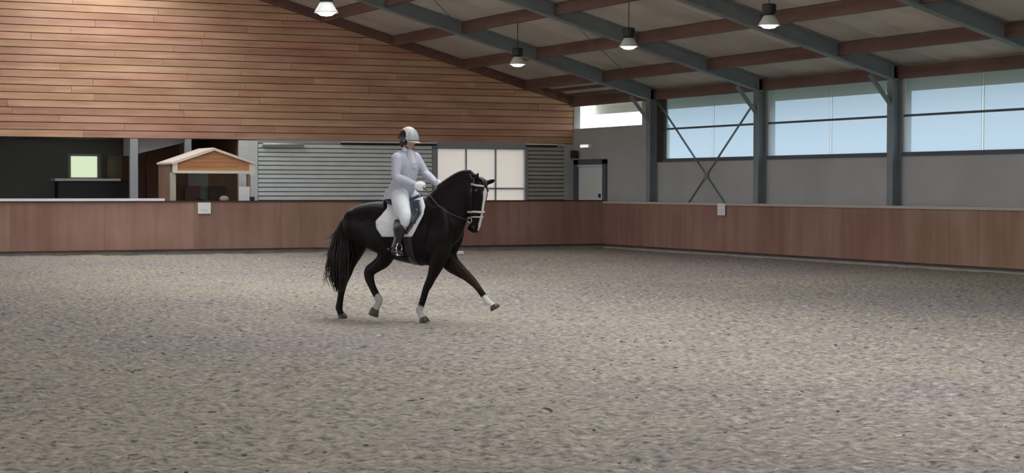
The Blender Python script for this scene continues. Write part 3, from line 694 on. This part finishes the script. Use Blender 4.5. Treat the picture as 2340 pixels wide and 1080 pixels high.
# crest line (outer edge of the neck) from the body itself, for the mane
crest_px = [(0.611,0.0,1.574), (0.666,0.0,1.644), (0.727,0.0,1.715), (0.794,0.0,1.774), (0.862,0.0,1.812), (0.922,0.0,1.833), (0.983,0.0,1.849), (1.044,0.0,1.849), (1.098,0.0,1.828), (1.134,0.0,1.796)]
def onto(p, c, off=0.0, dist=1.2):
    """point where a ray from outside towards c meets the horse"""
    p = Vector(p); c = Vector(c); d = (p-c).normalized(); hit = bvh.ray_cast(c + d*dist, -d, dist)
    return (hit[0] + hit[1]*off) if hit[0] else p
cl = []
cen = [(0.666,0.0,1.314), (0.703,0.0,1.368), (0.752,0.0,1.434), (0.801,0.0,1.493), (0.85,0.0,1.548), (0.898,0.0,1.591), (0.947,0.0,1.634), (0.995,0.0,1.667), (1.056,0.0,1.694), (1.08,0.0,1.71)]
for p, c in zip(crest_px, cen): cl.append(onto(p, c, .0))
def interp(pts, t):
    t *= len(pts)-1; i = min(int(t), len(pts)-2); return Vector(pts[i]).lerp(Vector(pts[i+1]), t-i)
NB = 20
for i in range(NB):
    t = (i+.5)/NB; p = interp(cl, t); out = (p - interp(cen, t)).normalized()
    MB().ball(p + out*.010 + Vector((0, -.010, 0)), (.020, .026, .021), 10, 6).build('mane_braid', M['hair'], horse, smooth=True)
mn = MB(); mn.loft([g(Vector(interp(cl, i/8)), .022, .02) for i in range(9)], n=10, sub=3); mn.build('mane_crest', M['hair'], horse, smooth=True)
fl = MB()
for i in range(9):
    o = (i-4)*.007; fl.tube([HL(-.05, .03, o), HL(-.02, .10, o*1.1), HL(.03, .135, o*.9), HL(.07, .145, o*.45)], [.010, .011, .009, .003], 6)
fl.build('forelock', M['hair'], horse, smooth=True)

# tail: a dense core and many single strands
tm = MB(); rr = random.Random(3)
tm.loft([g((-0.631,0.0,1.298), .035, .04), g((-0.721,0.0,1.197), .05, .055), g((-0.793,0.0,1.023), .065, .07), g((-0.813,0.0,0.8), .075, .085), g((-0.832,0.0,0.632), .06, .075), g((-0.839,-0.0,0.52), .03, .04)], n=18)
P1 = [(-0.67,0.0,1.331), (-0.747,0.0,1.191), (-0.787,0.0,0.984), (-0.819,0.0,0.716), (-0.833,0.0,0.492), (-0.833,0.0,0.358)]
for i in range(620):
    ax = rr.gauss(0, .033); ay = rr.gauss(0, .036); s_ = rr.uniform(.70, 1.03); pts = []
    for j, p in enumerate(P1):
        f_ = [0.25, .6, 1.2, 1.7, 1.7, 1.1][j]; pts.append(Vector(p) + Vector((ax*f_ + rr.gauss(0, .008), ay*f_ + rr.gauss(0, .008), 0)))
    k = Vector(P1[0]); pts = [Vector((q.x, q.y, k.z + (q.z-k.z)*s_)) for q in pts]
    tm.tube(pts, [.005, .006, .0065, .006, .0045, .0015], 5)
for i in range(26):      # flyaway strands blown out behind
    z0 = rr.uniform(0, 1); a = Vector((-0.773,0.0,1.118)).lerp(Vector((-0.832,0.0,0.883)), z0); L = rr.uniform(.12, .30)
    e = a + Vector((-L, rr.uniform(-.05, .05), rr.uniform(-.16, .02)*L*3)); md = a.lerp(e, .5) + Vector((0, 0, rr.uniform(-.02, .03)))
    tm.tube([a, a.lerp(md, .6), md, e], [.006, .005, .004, .001], 5)
for i in range(16):      # loose strands hanging at the back of the tail
    a = Vector((-0.878,0.0,0.855)); o = rr.uniform(0, .09); tm.tube([a, a + Vector((-.05-o, rr.uniform(-.04, .04), -.15)), a + Vector((-.09-o*1.3, rr.uniform(-.05, .05), -.34-rr.uniform(0, .12)))], [.005, .0035, .001], 5)
tm.build('tail', M['tail'], horse, smooth=True)

# ---------------------------------------------------------------- tack
def place(name, **k): return empty(name, HP, HA, **k)
ZC = (0.095,0.0,1.117)[2]
def drape(name, m_, parent, xf, xb, phi0, phi1, off, thick, nx=14, nphi=40):
    """sheet laid over the horse's back; xf(phi), xb(phi) give its front and rear edge"""
    V = []; 
    for j in range(nphi+1):
        ph = phi0 + (phi1-phi0)*j/nphi
        for i in range(nx+1):
            x_ = xb(ph) + (xf(ph)-xb(ph))*i/nx
            d_ = Vector((0, math.sin(ph), math.cos(ph))); c = Vector((x_, 0, ZC))
            h_ = bvh.ray_cast(c + d_*1.2, -d_, 1.2)
            V.append((h_[0] if h_[0] else c + d_*.32) + d_*off)
    n1 = nx+1; Fc = [(j*n1+i, j*n1+i+1, (j+1)*n1+i+1, (j+1)*n1+i) for j in range(nphi) for i in range(nx)]
    o = MB().add(V, Fc).build(name, m_, parent, smooth=True)
    s_ = o.modifiers.new('thickness', 'SOLIDIFY'); s_.thickness = thick; s_.offset = 0
    return o
def edge(tab):
    a = sorted(tab); return lambda ph: float(np.interp(abs(ph), [q[0] for q in a], [q[1] for q in a]))
# pad: edges given as (angle from the top, x forward)
def ang(p): return math.atan2(abs(p[1]) if abs(p[1]) > .01 else .0, p[2]-ZC)
def tab(pts): return edge([(math.atan2(.30*t, p[2]-ZC) if t else 0.0, p[0]) for p, t in pts])
padF = tab([((0.382,0.0,1.579), 0), ((0.516,-0.2,1.531), .75), ((0.517,-0.28,1.397), 1), ((0.479,-0.3,1.263), 1), ((0.43,-0.3,1.138), 1), ((0.387,-0.3,1.057), 1)])
padB = tab([((-0.107,0.0,1.467), 0), ((-0.005,-0.2,1.436), .75), ((-0.046,-0.28,1.355), 1), ((-0.116,-0.3,1.257), 1), ((-0.097,-0.3,1.165), 1), ((-0.016,-0.3,1.074), 1)])
PH = math.atan2(.30, (0.14,-0.3,1.07)[2]-ZC)
pad = place('saddle_pad', label='white quilted saddle pad under the dark saddle', cat='saddle pad')
drape('cloth', M['pad'], pad, padF, padB, -PH, PH, .016, .012, 16, 48)
flF = tab([((0.332,0.0,1.573), 0), ((0.473,-0.2,1.515), .8), ((0.498,-0.3,1.424), 1), ((0.449,-0.3,1.289), 1), ((0.4,-0.3,1.181), 1), ((0.35,-0.3,1.111), 1)])
flB = tab([((-0.031,0.0,1.511), 0), ((0.158,-0.2,1.448), .8), ((0.233,-0.3,1.341), 1), ((0.22,-0.3,1.26), 1), ((0.214,-0.3,1.179), 1), ((0.239,-0.3,1.109), 1)])
sd = place('saddle', label='dark blue black dressage saddle with steel stirrups', cat='saddle')
PF = math.atan2(.30, (0.326,-0.3,1.105)[2]-ZC)
drape('flap', M['flap'], sd, flF, flB, -PF, -.35, .036, .012, 10, 24); drape('flap', M['flap'], sd, flF, flB, .35, PF, .036, .012, 10, 24)
MB().loft([g((-0.075,0.0,1.528), .13, .03), g((-0.031,0.0,1.506), .19, .045), g((0.063,0.0,1.484), .175, .045), g((0.189,0.0,1.485), .13, .045), g((0.295,0.0,1.524), .10, .045), g((0.363,0.0,1.568), .055, .035)], n=20, expo=2.4).build('seat', M['flap'], sd, smooth=True)
for sgn in (-1, 1):    # knee block
    a = Vector((0.488,-0.36,1.408)); b = Vector((0.459,-0.385,1.237)); a.y *= -sgn; b.y *= -sgn
    MB().loft([g(a, .022, .03), g(a.lerp(b, .5), .03, .04), g(b, .018, .028)], n=14).build('knee_block', M['flap'], sd, smooth=True)
girth = MB(); gx = (0.332,0.0,0.956)[0]
V = []
for j in range(29):
    ph = PF*.93 + (2*math.pi-2*PF*.93)*j/28
    for e_ in (-.05, .05):
        d_ = Vector((0, math.sin(ph), math.cos(ph))); c = Vector((gx+e_, 0, ZC)); h_ = bvh.ray_cast(c, d_, .6); V.append((h_[0] if h_[0] and h_[3] < .46 else c+d_*.40) + d_*.010)
go = girth.add(V, [(2*j, 2*j+1, 2*j+3, 2*j+2) for j in range(28)]).build('girth', M['leather'], sd, smooth=True)
so = go.modifiers.new('thickness', 'SOLIDIFY'); so.thickness = .01
# rider joints (right side; left mirrored where hidden)
HIP = Vector((0.107,-0.1,1.578)); KNEE = Vector((0.343,-0.375,1.295)); ANK = Vector((0.221,-0.4,0.966)); HEEL = Vector((0.184,-0.41,0.895)); TOE = Vector((0.337,-0.43,0.861)); BALL = Vector((0.282,-0.42,0.881))
mir = lambda p: Vector((p.x, -p.y, p.z))
for f_ in (lambda p: p, mir):
    sl = MB(); top = f_(Vector((0.363,-0.355,1.262))); bot = f_(BALL + Vector((0, 0, .13)))
    knee_out = f_(Vector((0.347,-0.425,1.21)))
    sl.tube([top, top.lerp(bot, .5) + Vector((.02, 0, 0)), bot], .008, 6); sl.build('stirrup_leather', M['leather'], sd)
    c = f_(BALL); irn = []
    for j in range(15):
        a = math.radians(-60 + 300*j/14); irn.append(c + Vector((0, -math.cos(a)*.068, .045+math.sin(a)*.072)))
    st = MB().tube(irn, .0085, 7); st.tube([c + Vector((0, -.062, -.032)), c + Vector((0, .062, -.032))], .013, 7)
    st.build('stirrup_iron', M['metal'], sd, smooth=True)

# bridle
br = place('bridle', label='black double bridle with white noseband, browband and reins', cat='bridle')
def head_loop(u0, u1, off, wid, m_, name, a0=0.0, a1=2*math.pi, parent=br, nn=36, vc=0.0):
    V = []; ps = []
    for j in range(nn+1):
        a = a0 + (a1-a0)*j/nn
        t_ = (1-math.cos(a))/2; uu = u0*(1-t_) + u1*t_        # angle 0 = front of the face
        d_ = HNN*math.cos(a) + HW*math.sin(a); c = HL(uu, vc)
        h_ = bvh.ray_cast(c, d_, .19); p_ = (h_[0] if h_[0] else c + d_*.1) + d_*off; ps.append(p_)
    for p_ in ps: V += [p_ - HDN*wid/2, p_ + HDN*wid/2]
    o = MB().add(V, [(2*j, 2*j+1, 2*j+3, 2*j+2) for j in range(nn)]).build(name, m_, parent, smooth=True)
    q = o.modifiers.new('thickness', 'SOLIDIFY'); q.thickness = .006; q.offset = 0
    return o, ps
head_loop(.055, .045, .006, .024, M['whiteleather'], 'browband', -1.75, 1.75)
head_loop(.415, .445, .007, .026, M['whiteleather'], 'noseband')
head_loop(.485, .525, .006, .016, M['whiteleather'], 'flash_strap')
for sgn in (-1, 1):
    V = []; pp = []
    for j in range(13):
        uu = .02 + .50*j/12; aa = math.radians(78)*sgn
        d_ = HNN*math.cos(aa) + HW*math.sin(aa); c = HL(uu, -.015); h_ = bvh.ray_cast(c, d_, .25); pp.append((h_[0] if h_[0] else c+d_*.1) + d_*.009)
    for p_ in pp: V += [p_ - HNN*.009, p_ + HNN*.009]
    o = MB().add(V, [(2*j, 2*j+1, 2*j+3, 2*j+2) for j in range(12)]).build('cheekpiece', M['leather'], br); q = o.modifiers.new('t', 'SOLIDIFY'); q.thickness = .005
    bit = pp[-1] + HDN*.03 + HW*.008*sgn
    ring = [bit + HNN*.03*math.cos(a) + HDN*.03*math.sin(a) for a in [2*math.pi*i/16 for i in range(17)]]
    MB().tube(ring, .0045, 6, cap=False).build('bit_ring', M['metal'], br, smooth=True)
    MB().tube([bit, bit + HDN*.07 - HNN*.02], .005, 6).build('curb_shank', M['metal'], br)
    hand = Vector((0.442,-0.11,1.682)) if sgn < 0 else Vector((0.598,0.07,1.693))
    mids = [bit - HNN*.02]
    y0_ = bit.y
    for t_ in [i/14 for i in range(1, 14)]:
        q_ = bit.lerp(hand, t_); q_.z -= .05*math.sin(math.pi*t_); 
        side = .17*sgn*math.sin(math.pi*min(t_*1.1, 1)); q_.y = q_.y*(1-.4*math.sin(math.pi*t_)) + side
        mids.append(q_)
    mids.append(hand)
    MB().tube(mids, .0065, 6).build('rein', M['leather'], br, smooth=True)
V = []
for j in range(17):
    a = math.radians(-95 + 190*j/16); d_ = -HDN*math.cos(a) + HW*math.sin(a); c = HL(.03, .02); h_ = bvh.ray_cast(c, d_, .25); p_ = (h_[0] if h_[0] else c+d_*.1) + d_*.008
    V += [p_ - HNN*.011, p_ + HNN*.011]
o = MB().add(V, [(2*j, 2*j+1, 2*j+3, 2*j+2) for j in range(16)]).build('headpiece', M['leather'], br); q = o.modifiers.new('t', 'SOLIDIFY'); q.thickness = .006

# ================================================================ RIDER
M['jacket'] = mat('lilac_grey_jacket', (.50, .50, .585), .75, noise=.07, scale=25, bump=.25)
M['breeches'] = mat('white_breeches', (.72, .75, .78), .7, noise=.04, scale=12)
M['boot'] = mat('black_riding_boot', (.012, .012, .014), .28, spec=.6)
M['glove'] = mat('white_glove', (.80, .80, .84), .7)
M['helmet'] = mat('black_helmet_shell', (.014, .014, .016), .35)
M['helmband'] = mat('cream_helmet_band', (.62, .53, .47), .5)
M['helmgrey'] = mat('grey_helmet_front', (.40, .44, .46), .3)
M['stock'] = mat('white_stock_tie', (.72, .72, .78), .7)
person = place('person', label='rider in a pale lilac grey jacket and white breeches sitting on the dark horse', cat='person')
PEL = Vector((0.057,0.0,1.589)); WST = Vector((0.145,0.0,1.786)); CHS = Vector((0.151,0.0,1.944)); SHL = Vector((0.145,0.0,2.07)); NKB = Vector((0.151,0.0,2.125)); 
YT = math.radians(-18); TX = Vector((math.cos(YT), math.sin(YT), 0)); TY = Vector((-math.sin(YT), math.cos(YT), 0))   # chest turned a little to the viewer
NS = Vector((0.115,-0.18,2.056)); NE = Vector((0.137,-0.24,1.806)); NWr = Vector((0.348,-0.14,1.709)); NH = Vector((0.424,-0.11,1.682))
FS = Vector((0.175,0.16,2.067)); FE = Vector((0.299,0.22,1.853)); FWr = Vector((0.514,0.11,1.731)); FH = Vector((0.598,0.07,1.693))
HC = Vector((0.183,0.0,2.277))    # head centre
YF = math.radians(-14); FX = Vector((math.cos(YF), math.sin(YF), 0)); FY = Vector((-math.sin(YF), math.cos(YF), 0)); FZ = Vector((0, 0, 1))
pit = math.radians(9); FXp = FX*math.cos(pit) - FZ*math.sin(pit); FZp = FZ*math.cos(pit) + FX*math.sin(pit)
def HF(x_, y_, z_): return HC + FXp*x_ + FY*y_ + FZp*z_
def hand_pts(W, H, med):
    """fist closed round the rein, thumb on top: five bent fingers"""
    d_ = (H-W).normalized(); u_ = (Vector((0, 0, 1)) - d_*d_.z).normalized(); s_ = d_.cross(u_)
    s_ = s_ if s_.dot(med) > 0 else -s_
    hb_ = MB(); Lp = (H-W).length
    hb_.loft([g(W - d_*.03, .026, .030), g(W, .025, .030), g(W+d_*.04, .020, .040), g(W+d_*.085, .017, .043)], lat=s_, n=14)
    for i in range(4):
        K = W + d_*.088 + u_*(.032-.021*i); ln = [.034, .038, .035, .028][i]
        pts = [K - d_*.02, K + d_*ln*.55 + s_*.006, K + d_*ln*.75 + s_*.032, K + d_*.004 + s_*.042, K - d_*.014 + s_*.030]
        hb_.tube(pts, [.0105, .0105, .010, .0095, .008], 8)
    T0 = W + d_*.025 + u_*.030 + s_*.008
    hb_.tube([T0, W + d_*.055 + u_*.047 + s_*.018, W + d_*.085 + u_*.050 + s_*.026, W + d_*.108 + u_*.044 + s_*.030], [.014, .012, .0105, .008], 8)
    return hb_
pb = MB()
tor = [g(PEL - Vector((0, 0, .05)), .15, .115), g(PEL, .168, .13), g(PEL.lerp(WST, .5), .155, .12), g(WST, .125, .10), g(CHS, .150, .122), g(SHL, .165, .098), g(NKB, .075, .068)]
pb.loft(tor, lat=TY, n=24)
pb.loft([g(NKB - FZ*.02, .052, .055), g(NKB.lerp(HC, .5), .047, .052), g(HF(-.01, 0, -.05), .05, .055)], lat=FY, n=16)
pb.ball(HF(-.005, 0, .03), (.097, .080, .108), 20, 14)
pb.loft([g(HF(.02, 0, .02), .066, .085), g(HF(.035, 0, -.05), .056, .062), g(HF(.05, 0, -.10), .034, .040), g(HF(.058, 0, -.118), .018, .022)], lat=FY, n=16)
pb.loft([g(HF(.092, 0, .005), .010, .010), g(HF(.112, 0, -.028), .015, .012), g(HF(.098, 0, -.040), .012, .008)], lat=FY, n=10)
pb.loft([g(HF(.088, -.020, -.066), .008, .008), g(HF(.098, 0, -.066), .010, .009), g(HF(.088, .020, -.066), .008, .008)], lat=(0, 0, 1), n=8)
for sg in (-1, 1): pb.ball(HF(-.005, .080*sg, -.01), (.018, .010, .028), 8, 6)
def arm(S_, E_, W_, k=1.0, o=0.0): return [g(S_ + (S_-E_).normalized()*.022 + Vector((0, 0, .012)), .036*k+o, .040*k+o), g(S_ - (S_-E_).normalized()*.015, .056*k+o, .058*k+o), g(S_.lerp(E_, .5), .048*k+o, .052*k+o), g(E_, .041*k+o, .043*k+o), g(E_.lerp(W_, .4), .040*k+o, .042*k+o), g(W_, .027*k+o, .029*k+o)]
pb.loft(arm(NS, NE, NWr), lat=TX, n=16); pb.loft(arm(FS, FE, FWr), lat=TX, n=16)
legR = [g(HIP, .095, .105), g(HIP.lerp(KNEE, .5)+Vector((.0, -.01, 0)), .078, .092), g(KNEE, .056, .062), g(KNEE.lerp(ANK, .3), .050, .060), g(KNEE.lerp(ANK, .7), .038, .042), g(ANK, .034, .038)]
footR = [g(HEEL, .030, .030), g(HEEL.lerp(BALL, .5), .032, .032), g(BALL, .040, .026), g(TOE, .030, .018)]
for f_ in (lambda p: p, mir):
    pb.loft([g(f_(c), a, b_) for c, a, b_ in legR], lat=(0, 1, 0), n=16); pb.loft([g(f_(c), a*.9, b_*.9) for c, a, b_ in footR], lat=(0, 1, 0), n=12)
for W_, H_, md in ((NWr, NH, Vector((0, 1, 0))), (FWr, FH, Vector((0, -1, 0)))):
    hm = hand_pts(W_, H_, md); cc = sum((Vector(v_) for v_ in hm.v), Vector())/len(hm.v)
    pb.add([v_ for v_ in hm.v], hm.f)
pme = fuse(pb, 'body', M['skin'], .0085, 3, .4)
n = len(pme.vertices); co = np.empty(n*3, np.float32); pme.vertices.foreach_get('co', co); co = co.reshape(-1, 3)
col = np.tile(np.array([.52, .31, .27, 1.], np.float32), (n, 1))
hd = (co - np.array(HC)); fx = hd@np.array(FXp); fy = hd@np.array(FY); fz = hd@np.array(FZp)
lip = (abs(fz+.066) < .010)*(abs(fy) < .026)*(fx > .07); blend(lip*.5, (.42, .17, .16))
at = pme.color_attributes.new('Col', 'FLOAT_COLOR', 'POINT'); at.data.foreach_set('color', col.ravel())
link_mesh('body', pme, person)
for sg in (-1, 1):
    MB().ball(HF(.079, .031*sg, .004), .0115, 10, 8).build('eye', mat('eye_white', (.6, .58, .55), .2), person, smooth=True)
    MB().ball(HF(.087, .032*sg, .004), .006, 8, 6).build('iris', mat('iris_dark', (.03, .02, .012), .1), person.children[-1] if False else person, smooth=True)
    MB().tube([HF(.088, .014*sg, .024), HF(.088, .034*sg, .028), HF(.074, .052*sg, .022)], [.003, .004, .002], 6).build('eyebrow', M['hair'], person)
# jacket with skirts
o_ = .014
jb = MB(); jb.loft([g(PEL + Vector((-.0, 0, -.00)), .185, .145), g(PEL.lerp(WST, .5), .172, .135), g(WST, .143, .118), g(CHS, .168, .140), g(SHL, .176, .112), g(NKB + Vector((0, 0, .0)), .080, .075)], lat=TY, n=28)
jb.loft(arm(NS, NE, NWr, 1.0, .014), lat=TX, n=18); jb.loft(arm(FS, FE, FWr, 1.0, .014), lat=TX, n=18)
link_mesh('jacket', fuse(jb, 'jacket', M['jacket'], .009, 6, .5), person)
def skirt(sgn):
    V = []; Fc = []; nj, ni = 12, 6
    for i in range(ni+1):
        t_ = i/ni
        for j in range(nj+1):
            a = math.radians(16 + 169*j/nj)*sgn      # from the front of the hip round to the back
            r1 = .182 + .030*t_; r2 = .146 + .020*t_
            c = PEL.lerp(PEL + Vector((-.01, 0, -.105)), t_) + Vector((0, 0, .05))
            V.append(c + TX*math.cos(a)*r2*(1.0 if math.cos(a) > 0 else 1.25) + TY*math.sin(a)*r1 + Vector((0, 0, -.04*t_*max(0, -math.cos(a)))))
    n1 = nj+1; Fc = [(i*n1+j, i*n1+j+1, (i+1)*n1+j+1, (i+1)*n1+j) for i in range(ni) for j in range(nj)]
    o = MB().add(V, Fc).build('jacket_skirt', M['jacket'], person, smooth=True); q = o.modifiers.new('t', 'SOLIDIFY'); q.thickness = .008
skirt(-1); skirt(1)
for sg in (-1, 1):   # lapels
    MB().add([NKB + TX*.070 + TY*.040*sg + FZ*.03, NKB + TX*.105 + TY*.085*sg - FZ*.05, CHS + TX*.152 + TY*.030*sg - FZ*.02, CHS + TX*.152 + TY*.004*sg - FZ*.03, NKB + TX*.095 + TY*.018*sg + FZ*.0],
             [(0, 1, 2, 3, 4)]).build('lapel', M['jacket'], person).modifiers.new('t', 'SOLIDIFY').thickness = .012
MB().loft([g(NKB + TX*.005 - FZ*.012, .070, .068), g(NKB + TX*.008 + FZ*.015, .060, .062), g(NKB + TX*.012 + FZ*.045, .056, .060)], lat=FY, n=20, sub=3).build('collar', M['stock'], person, smooth=True)
MB().loft([g(NKB + TX*.062 + FZ*.02, .022, .018), g(NKB + TX*.095 - FZ*.02, .034, .022), g(CHS + TX*.135 + FZ*.02, .022, .014)], lat=TY, n=14).build('stock_tie', M['stock'], person, smooth=True)
for i in range(3):
    p_ = WST.lerp(CHS, .1+.35*i) + TX*(.120+.012*i) ; MB().ball(p_, .009, 8, 6).build('button', M['metal'], person, smooth=True)
# breeches, boots, gloves
bb = MB(); bb.loft([g(PEL - Vector((0, 0, .07)), .155, .12), g(PEL, .178, .138), g(PEL + Vector((0, 0, .06)), .165, .128)], lat=TY, n=24)
for f_ in (lambda p: p, mir):
    bb.loft([g(f_(HIP), .110, .118), g(f_(HIP.lerp(KNEE, .45)+Vector((.0, -.012, 0))), .092, .112), g(f_(KNEE + Vector((0, 0, .02))), .070, .080), g(f_(KNEE.lerp(ANK, .20)), .062, .070)], lat=(0, 1, 0), n=20)
link_mesh('breeches', fuse(bb, 'breeches', M['breeches'], .010, 3, .5), person)
for f_ in (lambda p: p, mir):
    b1 = MB(); b1.loft([g(f_(KNEE.lerp(ANK, .08)+Vector((-.050, 0, 0))), .070, .078), g(f_(KNEE.lerp(ANK, .33)+Vector((-.030, 0, 0))), .072, .086), g(f_(KNEE.lerp(ANK, .7)), .052, .060), g(f_(ANK), .045, .052), g(f_(ANK.lerp(HEEL, .6)), .042, .048)], lat=(0, 1, 0), n=20)
    b1.loft([g(f_(c), a*1.15+.004, b_*1.15+.004) for c, a, b_ in footR], lat=(0, 1, 0), n=16)
    bo = link_mesh('boot', fuse(b1, 'boot', M['boot'], .008, 2, .4), person)
    MB().tube([f_(HEEL + Vector((-.045, 0, .025))), f_(HEEL + Vector((-.075, 0, .022)))], [.007, .004], 6).build('spur', M['metal'], bo)
for W_, H_, md in ((NWr, NH, Vector((0, 1, 0))), (FWr, FH, Vector((0, -1, 0)))):
    hm = hand_pts(W_, H_, md); me3 = fuse(hm, 'glove', M['glove'], .0035, 1, .4)
    o = link_mesh('glove', me3, person); q = o.modifiers.new('swell', 'DISPLACE'); q.strength = .008; q.mid_level = 0.0
# hair net and helmet
MB().ball(HF(-.085, 0, -.062), (.048, .050, .055), 14, 10).build('hair_bun', mat('dark_hair', (.02, .012, .010), .6, noise=.3, scale=40), person, smooth=True)
hr = MB(); hr.ball(HF(-.022, 0, -.012), (.092, .086, .085), 18, 12); hr.build('hair', M['hair'], person, smooth=True)
hel = empty('helmet', parent=person)
def dome(rx, ry, rz, sel, name, m_, lift=0.0):
    V = []; Fc = []; na, ne = 200, 60
    for i in range(ne+1):
        e_ = math.pi/2*i/ne*.97 + .02
        for j in range(na):
            a = 2*math.pi*j/na; rim = -.030 - .018*math.cos(a+math.pi)*.5
            z_ = rz*math.cos(e_)+ (rim if i == ne else rim*(i/ne)**2)
            V.append(HF(-.008 + rx*math.sin(e_)*math.cos(a), ry*math.sin(e_)*math.sin(a), .022 + z_))
    idx = {}
    for i in range(ne):
        for j in range(na):
            a = 2*math.pi*(j+.5)/na; e_ = math.pi/2*(i+.5)/ne
            yv = math.sin(e_)*math.sin(a); xv = math.sin(e_)*math.cos(a); zv = math.cos(e_)
            if sel(xv, yv, zv): Fc.append((i*na+j, (i+1)*na+j, (i+1)*na+(j+1) % na, i*na+(j+1) % na))
    o = MB().add(V, Fc).build(name, m_, hel, smooth=True); q = o.modifiers.new('t', 'SOLIDIFY'); q.thickness = .012; q.offset = 1
side = lambda x_, y_, z_: abs(y_) > .3 and ((x_+.22)/.62)**2 + ((z_-.12)/.62)**2 < 1
frnt = lambda x_, y_, z_: x_ >= .50
band = lambda x_, y_, z_: not side(x_, y_, z_) and not frnt(x_, y_, z_) and x_ > -.72
dome(.128, .105, .122, lambda *a: not band(*a) and not frnt(*a), 'shell', M['helmet'])
dome(.129, .106, .123, band, 'centre_band', M['helmband'])
dome(.129, .106, .123, lambda *a: frnt(*a) and not band(*a), 'front_panel', M['helmgrey'])
V = []; 
for j in range(17):
    a = math.radians(-62 + 124*j/16); V += [HF(-.008 + .126*math.cos(a), .105*math.sin(a), -.004), HF(.0 + (.126+.062*math.cos(a*1.2))*math.cos(a), .112*math.sin(a), -.014-.004)]
o = MB().add(V, [(2*j, 2*j+1, 2*j+3, 2*j+2) for j in range(16)]).build('peak', M['helmband'], hel, smooth=True); q = o.modifiers.new('t', 'SOLIDIFY'); q.thickness = .008
for sg in (-1, 1): MB().tube([HF(.02, .094*sg, -.02), HF(.035, .070*sg, -.09), HF(.052, .03*sg, -.126), HF(.055, 0, -.13)], .006, 6).build('chin_strap', M['black'], hel)

# ---------------------------------------------------------------- loose clods of sand
cm = MB(); rr = random.Random(5)
def fz(x, y):
    j = int(np.clip(np.searchsorted(xs, x), 1, nx-1)); i = int(np.clip(np.searchsorted(ys, y), 1, ny-1)); return Z[i, j]
cnt = 0
while cnt < 420:
    dpt = 10.5 + 34*rr.random()**1.6; px = rr.uniform(0, 2340)
    a = (px-1170)/4206; p = CAM_POS + Vector((CF.x, CF.y, 0)).normalized()*dpt + Vector((CR.x, CR.y, 0)).normalized()*dpt*a
    if p.x > -.6 or p.y > -3.2 or (Vector((p.x, p.y, 0))-HP).length < 1.6: continue
    r = rr.uniform(.006, .016); cm.ball((p.x, p.y, fz(p.x, p.y)+r*.25), (r*rr.uniform(.8, 1.6), r*rr.uniform(.8, 1.4), r*.4), 6, 4); cnt += 1
cm.build('sand_clods', mat('damp_clods', (.13, .115, .10), .95, noise=.4, scale=15), smooth=True, label='small dark clods scattered over the arena sand', cat='clods', kind='stuff')

MB().box(-6.55, -6.31, -5.86, -5.78, 0, .08).build('ground_marker', M['white'], bevel=.01, label='small white marker on the sand beyond the horse, beside its chest', cat='marker')
